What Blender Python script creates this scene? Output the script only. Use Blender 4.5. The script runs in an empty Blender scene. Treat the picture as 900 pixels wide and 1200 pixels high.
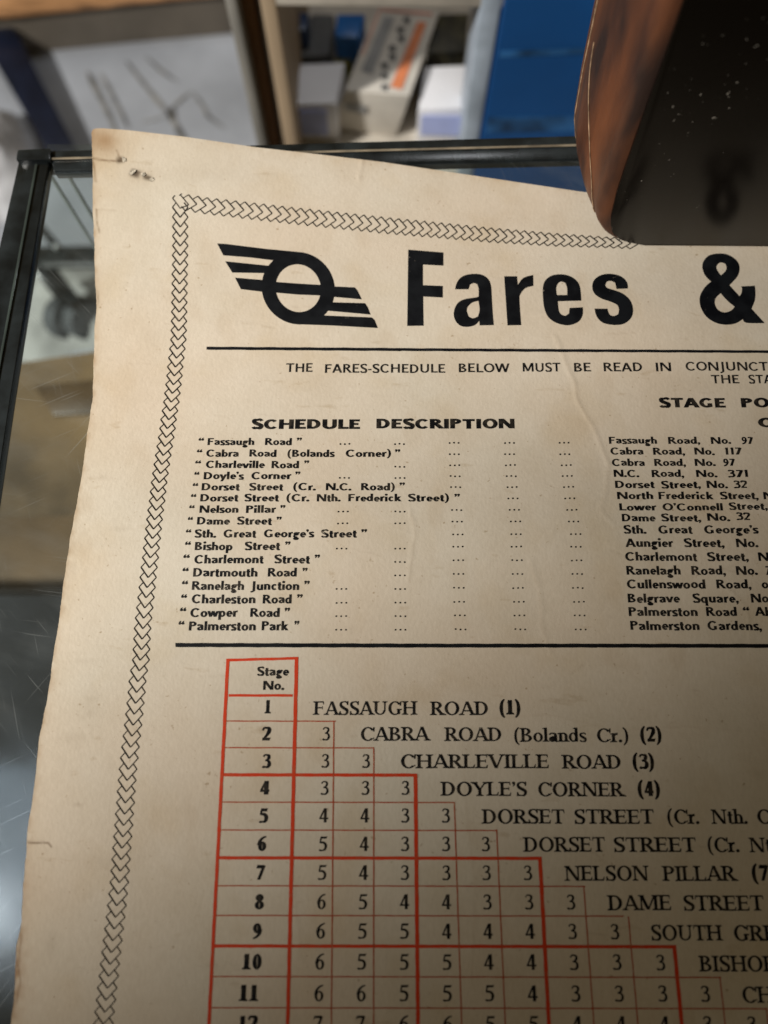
import bpy, bmesh, math, random
import numpy as np
from mathutils import Vector, Matrix
from mathutils.geometry import delaunay_2d_cdt
random.seed(4)
rng = np.random.default_rng(7)
scene = bpy.context.scene
C = scene.collection

# ------------------------------------------------------------------ camera
CAM_Z = 0.35
PITCH = math.radians(15.0)
ROLL = math.radians(0.55)
FPX = 870.0
cam_d = bpy.data.cameras.new("camera")
cam = bpy.data.objects.new("camera", cam_d)
C.objects.link(cam)
cam.matrix_world = Matrix.Translation((0, 0, CAM_Z)) @ Matrix.Rotation(PITCH, 4, 'X') @ Matrix.Rotation(ROLL, 4, 'Z')
cam_d.sensor_fit = 'VERTICAL'
cam_d.sensor_height = 36.0
cam_d.sensor_width = 27.0
cam_d.lens = 36.0 * FPX / 1200.0
cam_d.clip_start = 0.01
cam_d.clip_end = 50
cam_d.dof.use_dof = True
cam_d.dof.focus_distance = 0.360
cam_d.dof.aperture_fstop = 3.9
scene.camera = cam
MW = np.array(cam.matrix_world)[:3, :3]
CO = np.array([0, 0, CAM_Z])

# ------------------------------------------------------------------ world and lamps
w = bpy.data.worlds.new("World"); scene.world = w; w.use_nodes = True
w.node_tree.nodes["Background"].inputs[0].default_value = (1.0, 0.69, 0.24, 1)
w.node_tree.nodes["Background"].inputs[1].default_value = 0.078
scene.view_settings.view_transform = 'Standard'
scene.view_settings.look = 'None'
scene.view_settings.exposure = 0
scene.view_settings.gamma = 1

def lamp(name, kind, loc, target, power, color, **kw):
    d = bpy.data.lights.new(name, kind); d.energy = power; d.color = color
    for k, v in kw.items(): setattr(d, k, v)
    o = bpy.data.objects.new(name, d); C.objects.link(o)
    o.location = loc
    o.rotation_euler = (Vector(target) - Vector(loc)).to_track_quat('-Z', 'Y').to_euler()
    return o
# added key spot; its soft cone edge stands in for the photographer's shadow
lamp('key_spot', 'SPOT', (-1.6, -0.4, 1.3), (-0.96, 0.78, 0.0), 278, (1.0, 0.965, 0.90),
     spot_size=math.radians(78), spot_blend=0.35, shadow_soft_size=0.06)
# ceiling panel mirrored in the glass at the lower left
cp = lamp('ceiling_panel', 'AREA', (-1.16, -0.42, 2.0), (-1.16, -0.42, 0.0), 2.6, (0.74, 0.88, 1.0),
     shape='RECTANGLE', size=0.55, size_y=0.50)
cp.rotation_euler = (0, 0, 0)
def _mirror(px, py, h=2.0):      # where on the ceiling the glass mirrors this line of sight
    c, s_ = math.cos(ROLL), math.sin(ROLL); a, b = (px - 450) / FPX, -(py - 600) / FPX
    a, b = a*c - b*s_, a*s_ + b*c
    d = (a, b*math.cos(PITCH) + math.sin(PITCH), b*math.sin(PITCH) - math.cos(PITCH))
    return (d[0] / -d[2] * (h + CAM_Z), d[1] / -d[2] * (h + CAM_Z), h)
_wp = _mirror(-8, 1072)
wl_ = lamp('ceiling_lamp', 'AREA', _wp, (_wp[0], _wp[1], 0), 1.1, (0.92, 0.97, 1.0), shape='RECTANGLE', size=0.16, size_y=0.13)
wl_.rotation_euler = (0, 0, .4)
# room light falling on the floor and shelves beyond the counter
lamp('room_light', 'SPOT', (0.10, 1.25, 1.9), (-0.22, 0.92, -0.75), 36, (0.93, 0.96, 1.0),
     spot_size=math.radians(46), spot_blend=0.8, shadow_soft_size=0.15)

# ------------------------------------------------------------------ helpers
def rays(px, py):
    px = np.asarray(px, float); py = np.asarray(py, float)
    d = np.stack([(px - 450) / FPX, -(py - 600) / FPX, -np.ones_like(px)], -1)
    return d @ MW.T
def P(px, py, z=0.0):
    """point where the line of sight through a photo pixel meets height z"""
    d = rays(px, py); t = (z - CO[2]) / d[2]
    return CO + d * t
def PY(px, py, Y):
    d = rays(px, py); t = (Y - CO[1]) / d[1]
    return CO + d * t
def sstep(a, b, x):
    t = np.clip((x - a) / (b - a), 0, 1); return t * t * (3 - 2 * t)

CREASES = [  # world polylines filled in below: (pixel polyline, amplitude, width)
    ([(650,398),(662,425),(672,445),(677,470),(690,492),(703,520),(712,545)], .00030, .0011),
    ([(712,545),(708,575),(700,600),(716,620),(740,612)], .00018, .0012),
    ([(480,600),(486,625),(482,650),(478,680)], .00020, .0010),
    ([(620,660),(630,690),(634,735),(645,765)], .00020, .0012),
    ([(845,585),(870,592),(905,602)], .00050, .0020),
    ([(845,690),(868,712),(878,745),(884,800),(880,860),(890,930)], .00026, .0013),
    ([(426,182),(424,200),(421,214)], .00030, .0010),
    ([(560,842),(640,836),(720,854),(800,850),(905,858)], .00016, .0030),
    ([(540,860),(545,940),(556,1040),(552,1150)], .00010, .0030),
    ([(340,1000),(345,1060),(352,1110)], .00012, .0015),
    ([(655,385),(640,370),(625,372)], .00016, .0010),
]
def seg_dist(X, Y, pts):
    best = np.full(np.shape(X), 1e9)
    for (a, b) in zip(pts[:-1], pts[1:]):
        ax, ay = a; bx, by = b
        dx, dy = bx - ax, by - ay
        t = np.clip(((X - ax) * dx + (Y - ay) * dy) / (dx * dx + dy * dy), 0, 1)
        best = np.minimum(best, np.hypot(X - ax - t * dx, Y - ay - t * dy))
    return best
CR = []
for pts, a, wd in CREASES:
    q = [tuple(P(x, y, 0.003)[:2]) for x, y in pts]
    # break every long piece up so creases wander
    r = [q[0]]
    for p0, p1 in zip(q[:-1], q[1:]):
        for k in (1, 2, 3):
            j = (rng.random(2) - .5) * .0012 if k < 3 else (0, 0)
            r.append((p0[0] + (p1[0]-p0[0])*k/3 + j[0], p0[1] + (p1[1]-p0[1])*k/3 + j[1]))
    CR.append((r, a, wd))
NW = [(rng.uniform(8, 60), rng.uniform(0, 6.28), rng.uniform(0, 6.28)) for _ in range(14)]
def height(X, Y, fine=True):
    X = np.asarray(X, float); Y = np.asarray(Y, float)
    h = 0.0022 + 0.0074 * np.exp(-((Y - 0.078) / 0.037) ** 2) * (0.72 + 0.28 * np.tanh((X + .02) / .08))
    wl = 0.06 + 0.94 * (1 - sstep(-0.20, 0.09, X))
    c = np.clip((Y - 0.165) / 0.15, 0, 2)
    h = h + 0.017 * c ** 2 * wl
    h = h + 0.0016 * np.exp(-((Y + 0.03) / 0.05) ** 2) + .0044 * np.exp(-((Y - .196) / .028) ** 2) * sstep(-.05, .15, X)
    for f, a, p in NW:
        h = h + 0.000045 * np.sin(f * (X * math.cos(a) + Y * math.sin(a)) * 2 + p) * (30 / (10 + f))
    if fine:
        for pts, a, wd in CR:
            xs = [p[0] for p in pts]; ys = [p[1] for p in pts]
            m = (X > min(xs) - .01) & (X < max(xs) + .01) & (Y > min(ys) - .01) & (Y < max(ys) + .01)
            if np.any(m):
                d = seg_dist(X[m], Y[m], pts) if X.ndim else seg_dist(X, Y, pts)
                hh = .62 * a * (np.exp(-(d / wd) ** 2))
                if X.ndim:
                    h[m] = h[m] + hh
                else:
                    h = h + hh
    return h
def on_card(px, py, off=0.0):
    """project photo pixels on to the curved card"""
    d = rays(px, py)
    z = np.full(np.shape(px), 0.004)
    for _ in range(14):
        t = (z - CO[2]) / d[..., 2]
        p = CO + d * t[..., None]
        z = 0.5 * z + 0.5 * (height(p[..., 0], p[..., 1]) + off)
    t = (z - CO[2]) / d[..., 2]
    p = CO + d * t[..., None]
    p[..., 2] = height(p[..., 0], p[..., 1]) + off
    return p

def tag(o, label=None, cat=None, group=None, kind=None):
    if label: o['label'] = label
    if cat: o['category'] = cat
    if group: o['group'] = group
    if kind: o['kind'] = kind
    return o
def empty(name, loc=(0, 0, 0)):
    o = bpy.data.objects.new(name, None); C.objects.link(o); o.location = loc
    o.empty_display_size = .02
    return o
def mesh_obj(name, verts, faces, m, parent=None, smooth=False):
    me = bpy.data.meshes.new(name)
    me.from_pydata([tuple(map(float, v)) for v in verts], [], faces)
    me.materials.append(m)
    if smooth: me.polygons.foreach_set('use_smooth', [True] * len(me.polygons))
    me.update()
    o = bpy.data.objects.new(name, me); C.objects.link(o)
    if parent:
        o.parent = parent
        o.matrix_parent_inverse = Matrix.Translation(parent.location).inverted()
    return o
def bm_obj(name, bm, m, parent=None, bevel=0, seg=2, smooth=True):
    if bevel:
        bmesh.ops.bevel(bm, geom=list(bm.edges), offset=bevel, segments=seg, affect='EDGES', profile=.5)
    bmesh.ops.recalc_face_normals(bm, faces=bm.faces)
    me = bpy.data.meshes.new(name); bm.to_mesh(me); bm.free()
    me.materials.append(m)
    if smooth:
        me.polygons.foreach_set('use_smooth', [True] * len(me.polygons))
        me.set_sharp_from_angle(angle=math.radians(35))
    o = bpy.data.objects.new(name, me); C.objects.link(o)
    if parent:
        o.parent = parent
        o.matrix_parent_inverse = Matrix.Translation(parent.location).inverted()
    return o
def hexa(bm, a, b):
    """solid between two quads"""
    va = [bm.verts.new(Vector(p)) for p in a]; vb = [bm.verts.new(Vector(p)) for p in b]
    n = len(va)
    bm.faces.new(va); bm.faces.new(vb[::-1])
    for i in range(n):
        bm.faces.new((va[i], vb[i], vb[(i+1) % n], va[(i+1) % n]))
def solid(name, a, b, m, parent=None, bevel=0, seg=2):
    bm = bmesh.new(); hexa(bm, a, b); return bm_obj(name, bm, m, parent, bevel, seg)
def boxw(name, x0, x1, y0, y1, z0, z1, m, parent=None, bevel=0):
    a = [(x0,y0,z0),(x1,y0,z0),(x1,y1,z0),(x0,y1,z0)]
    return solid(name, a, [(p[0],p[1],z1) for p in a], m, parent, bevel)
def prism_px(name, quad, z1, z0, m, parent=None, bevel=0):
    top = [P(x, y, z1) for x, y in quad]
    return solid(name, top, [(p[0], p[1], z0) for p in top], m, parent, bevel)
def beam(name, p0, p1, w_, h_, m, parent=None, bevel=0, p1s=1.0):
    p0 = Vector(p0); p1 = Vector(p1); d = (p1 - p0).normalized()
    s = d.cross(Vector((0, 0, 1)))
    if s.length < .05: s = Vector((1, 0, 0))
    s.normalize(); u = s.cross(d).normalized()
    def q(p, k): return [p + s*w_*k/2 + u*h_*k/2, p - s*w_*k/2 + u*h_*k/2, p - s*w_*k/2 - u*h_*k/2, p + s*w_*k/2 - u*h_*k/2]
    return solid(name, q(p0, 1), q(p1, p1s), m, parent, bevel)

# ------------------------------------------------------------------ materials
def newmat(name):
    m = bpy.data.materials.new(name); m.use_nodes = True
    return m, m.node_tree.nodes, m.node_tree.links, m.node_tree.nodes['Principled BSDF']
def mat(name, col, rough=.6, metal=0, var=.12, scale=30, bump=.0, bscale=200, spec=.5, col2=None, stretch=(1,1,1), coat=0):
    m, N, L, b = newmat(name)
    b.inputs['Roughness'].default_value = rough
    b.inputs['Metallic'].default_value = metal
    b.inputs['Specular IOR Level'].default_value = spec
    b.inputs['Coat Weight'].default_value = coat
    tc = N.new('ShaderNodeTexCoord'); mp = N.new('ShaderNodeMapping'); mp.inputs['Scale'].default_value = stretch
    L.new(tc.outputs['Object'], mp.inputs['Vector'])
    nz = N.new('ShaderNodeTexNoise'); nz.inputs['Scale'].default_value = scale; nz.inputs['Detail'].default_value = 6
    L.new(mp.outputs[0], nz.inputs['Vector'])
    rp = N.new('ShaderNodeValToRGB')
    c2 = col2 or tuple(c * (1 - var * 2.2) for c in col)
    rp.color_ramp.elements[0].position = .34; rp.color_ramp.elements[1].position = .66
    rp.color_ramp.elements[0].color = (*c2, 1); rp.color_ramp.elements[1].color = (*[min(1, c * (1 + (0 if col2 else var))) for c in col], 1)
    L.new(nz.outputs['Fac'], rp.inputs['Fac']); L.new(rp.outputs['Color'], b.inputs['Base Color'])
    if bump:
        n2 = N.new('ShaderNodeTexNoise'); n2.inputs['Scale'].default_value = bscale; n2.inputs['Detail'].default_value = 4
        L.new(mp.outputs[0], n2.inputs['Vector'])
        bp = N.new('ShaderNodeBump'); bp.inputs['Strength'].default_value = bump; bp.inputs['Distance'].default_value = .001
        L.new(n2.outputs['Fac'], bp.inputs['Height']); L.new(bp.outputs['Normal'], b.inputs['Normal'])
    return m

def card_material():
    m, N, L, b = newmat('old_cream_card')
    def tex(scale, detail, sx=1, sy=1, rot=0):
        tc = N.new('ShaderNodeTexCoord'); mp = N.new('ShaderNodeMapping')
        mp.inputs['Scale'].default_value = (sx, sy, 1); mp.inputs['Rotation'].default_value = (0, 0, rot)
        nz = N.new('ShaderNodeTexNoise'); nz.inputs['Scale'].default_value = scale; nz.inputs['Detail'].default_value = detail
        L.new(tc.outputs['Object'], mp.inputs['Vector']); L.new(mp.outputs[0], nz.inputs['Vector'])
        return nz.outputs['Fac']
    def ramp(s, p0, c0, p1, c1):
        r = N.new('ShaderNodeValToRGB'); r.color_ramp.elements[0].position = p0; r.color_ramp.elements[1].position = p1
        r.color_ramp.elements[0].color = (*c0, 1); r.color_ramp.elements[1].color = (*c1, 1)
        L.new(s, r.inputs['Fac']); return r.outputs['Color']
    def mul(a, c, f=1.0):
        x = N.new('ShaderNodeMix'); x.data_type = 'RGBA'; x.blend_type = 'MULTIPLY'; x.inputs['Factor'].default_value = f
        L.new(a, x.inputs['A']); L.new(c, x.inputs['B']); return x.outputs['Result']
    base = ramp(tex(14, 4), .3, (.62, .55, .45), .7, (.67, .608, .51))
    base = mul(base, ramp(tex(9, 2), .35, (1.035, .985, .955), .65, (1, 1, 1)))
    base = mul(base, ramp(tex(26, 3), .30, (.955, .925, .87), .46, (1, 1, 1)))
    base = mul(base, ramp(tex(45, 5), .3, (.95, .935, .91), .62, (1, 1, 1)))
    base = mul(base, ramp(tex(900, 3, 1, .35), .3, (.945, .94, .93), .7, (1.02, 1.02, 1.02)))
    base = mul(base, ramp(tex(160, 6, .35, 1, .1), .24, (.84, .80, .74), .34, (1, 1, 1)))
    base = mul(base, ramp(tex(420, 2), .22, (.62, .54, .44), .30, (1, 1, 1)), .8)
    at = N.new('ShaderNodeAttribute'); at.attribute_name = 'wear'
    base = mul(base, at.outputs['Color'])
    L.new(base, b.inputs['Base Color'])
    b.inputs['Roughness'].default_value = .62
    b.inputs['Specular IOR Level'].default_value = .25
    bp = N.new('ShaderNodeBump'); bp.inputs['Strength'].default_value = .22; bp.inputs['Distance'].default_value = .0004
    ad = N.new('ShaderNodeMath'); ad.operation = 'ADD'
    L.new(tex(700, 3), ad.inputs[0]); L.new(tex(90, 5), ad.inputs[1])
    L.new(ad.outputs[0], bp.inputs['Height']); L.new(bp.outputs['Normal'], b.inputs['Normal'])
    return m
M_card = card_material()
M_edge = mat('card_edge_pulp', (.50, .40, .27), .9, var=.2, scale=300)
def ink(name, col, rough, fade, scale=260, lo=.40, hi=.60):
    m, N, L, b = newmat(name)
    tc = N.new('ShaderNodeTexCoord'); nz = N.new('ShaderNodeTexNoise'); nz.inputs['Scale'].default_value = scale; nz.inputs['Detail'].default_value = 5
    L.new(tc.outputs['Object'], nz.inputs['Vector'])
    rp = N.new('ShaderNodeValToRGB'); rp.color_ramp.elements[0].position = lo; rp.color_ramp.elements[1].position = hi
    rp.color_ramp.elements[0].color = (*fade, 1); rp.color_ramp.elements[1].color = (*col, 1)
    L.new(nz.outputs['Fac'], rp.inputs['Fac'])
    n3 = N.new('ShaderNodeTexNoise'); n3.inputs['Scale'].default_value = 620; n3.inputs['Detail'].default_value = 3; L.new(tc.outputs['Object'], n3.inputs['Vector'])
    n4 = N.new('ShaderNodeTexNoise'); n4.inputs['Scale'].default_value = 34; n4.inputs['Detail'].default_value = 3; L.new(tc.outputs['Object'], n4.inputs['Vector'])
    ad = N.new('ShaderNodeMath'); ad.operation = 'ADD'; L.new(n3.outputs['Fac'], ad.inputs[0]); L.new(n4.outputs['Fac'], ad.inputs[1])
    r3 = N.new('ShaderNodeMapRange'); r3.inputs[1].default_value = 1.33; r3.inputs[2].default_value = 1.42; r3.inputs[4].default_value = .8; L.new(ad.outputs[0], r3.inputs[0])
    mi = N.new('ShaderNodeMix'); mi.data_type = 'RGBA'; mi.inputs['B'].default_value = (.40, .35, .28, 1)
    L.new(r3.outputs[0], mi.inputs['Factor']); L.new(rp.outputs['Color'], mi.inputs['A']); L.new(mi.outputs['Result'], b.inputs['Base Color'])
    b.inputs['Roughness'].default_value = rough; b.inputs['Specular IOR Level'].default_value = .15
    return m
M_ink = ink('black_printing_ink', (.004, .004, .005), .6, (.032, .026, .020), lo=.36, hi=.52)
M_inkbig = ink('solid_black_ink', (.004, .0045, .006), .5, (.008, .009, .011), 120)
M_inkgrey = ink('worn_border_ink', (.012, .010, .008), .6, (.06, .045, .03), 180, .3, .5)
M_red = ink('red_rule_ink', (.62, .050, .014), .55, (.56, .075, .028), lo=.36, hi=.5)
M_redthin = ink('thin_red_rule_ink', (.40, .070, .028), .6, (.44, .16, .08), 500, lo=.34, hi=.52)

# ------------------------------------------------------------------ fare card sheet
top_pts = [(100,151),(108,150.5),(120,150.3),(150,152.5),(215,160),(300,172.5),(375,181),(450,190),(550,205),(677,224),(800,240),(900,252),(1100,272),(1560,300)]
left_pts = [(150,107.6),(165,108),(235,109),(310,111),(345,113.0),(360,113.3),(385,110.4),(400,111),(430,110),(467,108.3),(517,101.7),(550,96.7),(593,90),(633,81.7),(683,75),(733,68.2),(760,64),(797,59),(817,55.5),(870,45.7),(945,37.5),(975,31.8),(986,31.5),(1035,28),(1087,24.4),(1110,19.2),(1125,18.9),(1162,17),(1200,13),(1300,0),(1560,-40)]
def interp(pts, t, i=0): 
    a = np.array(pts); return np.interp(t, a[:, i], a[:, 1 - i])
nx, ny = 400, 520
xs = np.concatenate([np.linspace(0, 1, nx)[:-1] * 815, 815 + np.linspace(0, 1, 40) * 600])
tt = np.concatenate([np.linspace(0, 1, ny)[:-1] * 1075, 1075 + np.linspace(0, 1, 40) * 320])
gx = np.zeros((len(tt), len(xs))); gy = gx.copy()
for j, t in enumerate(tt):
    px = 110 + xs
    for _ in range(2):
        y = np.interp(px, [p[0] for p in top_pts], [p[1] for p in top_pts]) + t
        xl = np.interp(y, [p[0] for p in left_pts], [p[1] for p in left_pts])
        nzj = 0.35 * np.sin(y * .071) + .30 * np.sin(y * .23 + 1) * np.sin(y * .017) + .16 * np.sin(y * .9 + 2) * np.sin(y * .05)
        px = xl + xs + nzj * np.exp(-xs / 6)
    # rounded corner
    gx[j] = px; gy[j] = y
r = 5.0
cm = (gx < 108 + r) & (gy < 151 + r)
for j, i in zip(*np.where(cm)):
    dx = 108 + r - gx[j, i]; dy = 151 + r - gy[j, i]
    dd = math.hypot(dx, dy)
    mx = max(dx, dy)
    if dd > 0 and mx > 0:
        gx[j, i] = 108 + r - dx * mx / dd; gy[j, i] = 151 + r - dy * mx / dd
gp = on_card(gx, gy)
H, W_ = gx.shape
verts = gp.reshape(-1, 3)
# wear: browning, smudges and scuffs of the card itself
wear = np.ones((H, W_, 3))
def stain(mask, col): 
    global wear
    m3 = np.clip(mask, 0, 1)[..., None]
    wear = wear * (1 - m3 * (1 - np.array(col)))
def n2(seed, s):
    r_ = np.random.default_rng(seed); o = np.zeros_like(gx)
    for k in range(10):
        a = r_.uniform(0, 6.28); f = s * r_.uniform(.5, 2.2)
        o += np.sin((gx * math.cos(a) + gy * math.sin(a)) * f + r_.uniform(0, 6.28))
    return o / 4.5
nA, nB, nC = n2(1, .08), n2(2, .25), n2(3, .03)
edge_d = gx - np.interp(gy, [p[0] for p in left_pts], [p[1] for p in left_pts])
top_d = gy - np.interp(gx, [p[0] for p in top_pts], [p[1] for p in top_pts])
cd = np.hypot((gx - 108) / 1.2, (gy - 151))
stain(.75 * np.exp(-((edge_d - 8) / 22) ** 2) * np.exp(-((gy - 166) / 18) ** 2) * (.75 + .4 * nA), (.56, .40, .25))
stain(.5 * np.exp(-(cd / 70) ** 2), (.80, .68, .55))
stain(.55 * np.exp(-edge_d / 4.0) * (.7 + .5 * nB), (.62, .46, .30))
stain(.35 * np.exp(-top_d / 5.0) * (.6 + .6 * nB), (.72, .58, .42))
stain(.16 * np.exp(-edge_d / 60), (.93, .82, .62))
stain(.7 * np.exp(-edge_d / 11) * np.exp(-((gy - 1150) / 55) ** 2) * (.8 + .5 * nB), (.55, .36, .2))
stain(.35 * np.exp(-edge_d / 7) * np.exp(-((gy - 650) / 40) ** 2) * (.8 + .6 * nB), (.6, .52, .40))
stain(.22 * np.exp(-edge_d / 20) * np.exp(-((gy - 1040) / 30) ** 2), (.7, .5, .35))
stain(.20 * sstep(.25, .9, nA) * sstep(.1, .6, nC), (.80, .72, .62))
stain(.22 * np.exp(-((gx - 105) / 14) ** 2 - ((gy - 830) / 22) ** 2) * (.6 + .8 * np.abs(nB)), (.55, .50, .42))
stain(.16 * np.exp(-((gx - 85) / 18) ** 2 - ((gy - 865) / 6) ** 2), (.5, .45, .38))
for (x, y, sx, sy, a) in [(92,943,5,2,.3),(60,1105,8,14,.16),(175,395,9,9,.10),(620,180,7,3,.2),(420,345,40,5,.04),(800,455,60,30,.08),(120,1010,30,9,.07),(700,200,40,14,.12),(560,260,80,14,.06),(250,205,70,10,.08),(140,620,12,3,.14),(95,775,18,3,.10),(120,560,14,3,.12)]:
    stain(a * np.exp(-((gx - x) / sx) ** 2 - ((gy - y) / sy) ** 2), (.4, .32, .24))
def pline(pts, wd, a, col):
    stain(a * np.exp(-(seg_dist(gx, gy, pts) / wd) ** 2), col)
pline([(108,186),(118,187),(128,189),(137,188),(142,190)], 1.1, .75, (.30, .20, .12))
pline([(137,176),(139,182),(142,187)], 1.0, .6, (.35, .25, .18))
pline([(109,190),(111,200),(112,213)], 1.2, .7, (.36, .25, .15))
pline([(113,245),(113,258),(117,273)], .9, .6, (.36, .27, .18))
pline([(113,335),(115,350),(114,358)], .9, .5, (.4, .3, .2))
pline([(33,987),(42,988),(50,987),(57,988),(60,992)], 1.1, .8, (.26, .18, .12))
pline([(113,246),(135,247)], .9, .25, (.5, .4, .3))
pline([(120,186),(140,184)], 2.0, -.25, (.6, .6, .6))
pline([(25,1095),(24,1110),(21,1130),(24,1150),(19,1175)], 1.4, .6, (.42, .28, .17))
# nail hole, torn through the face
ho = nB * 1.3
stain(.97 * np.exp(-(((gx - 159 + (gy - 203) * .5) + ho) / 7.0) ** 4 - (((gy - 203.5) - (gx - 159) * .25 + ho) / 4.4) ** 4), (.16, .13, .11))
stain(.93 * np.exp(-((gx - 172 - ho) / 5.4) ** 4 - (((gy - 208) - (gx - 172) * .2) / 3.2) ** 4), (.20, .17, .14))
stain(.35 * np.exp(-((gx - 165) / 15) ** 2 - ((gy - 206) / 9) ** 2), (.72, .64, .54))
stain(.93 * np.exp(-((gx - 141) / 4.6) ** 4 - ((gy - 187 + ho) / 4) ** 4), (.24, .20, .16))
stain(-.35 * np.exp(-((gx - 187) / 5) ** 2 - ((gy - 219) / 4) ** 2), (.65, .65, .65))
for pts, a, wd in CREASES:
    pline([(x + 1.2, y + 1.2) for x, y in pts], 1.3, .10, (.55, .42, .30))
r2 = np.random.default_rng(12)
for _ in range(60):      # thin handling scratches and fibres
    x, y = r2.uniform(70, 890), r2.uniform(190, 1190); a = r2.normal(0, .5); l = r2.uniform(5, 26)
    pts = [(x, y), (x + l * math.cos(a), y + l * math.sin(a) * .4), (x + 1.7 * l * math.cos(a), y + l * math.sin(a) * .9)]
    pline(pts, .8, r2.choice([.10, .14, .2, -.10]), (.45, .36, .27))
hz = 0.00075
def wobble(a): return a
faces = []
idx = np.arange(H * W_).reshape(H, W_)
q = np.stack([idx[:-1, :-1], idx[1:, :-1], idx[1:, 1:], idx[:-1, 1:]], -1).reshape(-1, 4)
faces = q.tolist()
root = empty('fare_card', tuple(P(500, 700, 0.002)))
tag(root, 'large aged cream bus fares card printed in black and red, lying on the glass counter', 'fare card')
card = mesh_obj('card_sheet', verts, faces, M_card, root, smooth=True)
ca = card.data.color_attributes.new('wear', 'FLOAT_COLOR', 'POINT')
ca.data.foreach_set('color', np.concatenate([np.clip(wear, 0, 1.2), np.ones((H, W_, 1))], -1).ravel())
# edge and underside of the board
ring = np.concatenate([idx[:, 0][::-1], idx[0, 1:], idx[1:, -1], idx[-1, 1:-1][::-1]])
rv = verts[ring]; low = rv.copy(); low[:, 2] -= .0011
out = np.zeros_like(rv)
ev = np.concatenate([rv, (rv + low) / 2 + np.array([-.0003, .0002, 0]), low]); n = len(ring)
ef = []
for k in range(2):
    for i in range(n - 1):
        ef.append((k*n + i, k*n + i + 1, (k+1)*n + i + 1, (k+1)*n + i))
mesh_obj('card_edge', ev, ef, M_edge, root, smooth=True)
sub = gp[::20, ::20].copy(); sub[..., 2] -= .0012
sh, sw = sub.shape[:2]; si = np.arange(sh * sw).reshape(sh, sw)
mesh_obj('card_backing', sub.reshape(-1, 3), np.stack([si[:-1, :-1], si[:-1, 1:], si[1:, 1:], si[1:, :-1]], -1).reshape(-1, 4).tolist(), M_edge, root, smooth=True)

def flap(pts, lift, m):
    p = on_card(np.array([q[0] for q in pts], float), np.array([q[1] for q in pts], float), .00015)
    for i, l in enumerate(lift): p[i, 2] += l
    mesh_obj('torn_flap', p, [list(range(len(pts)))], m, root)
M_torn = mat('torn_card_fibre', (.50, .44, .35), .9, var=.3, scale=900)
flap([(151,203),(155,198.5),(160,199.5),(158,203),(154,205.5)], [0,0,.0004,.0005,.0002], M_torn)
flap([(165,203),(169,202),(171,205.5),(167,207.5)], [0,.0003,.0004,.0001], M_torn)
flap([(175,210),(179,208),(181,211),(177,213)], [.0001,.0003,.0001,0], M_torn)
flap([(143,184),(147,186),(148,189),(144,190)], [.0003,.0004,.0001,0], M_torn)

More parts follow.
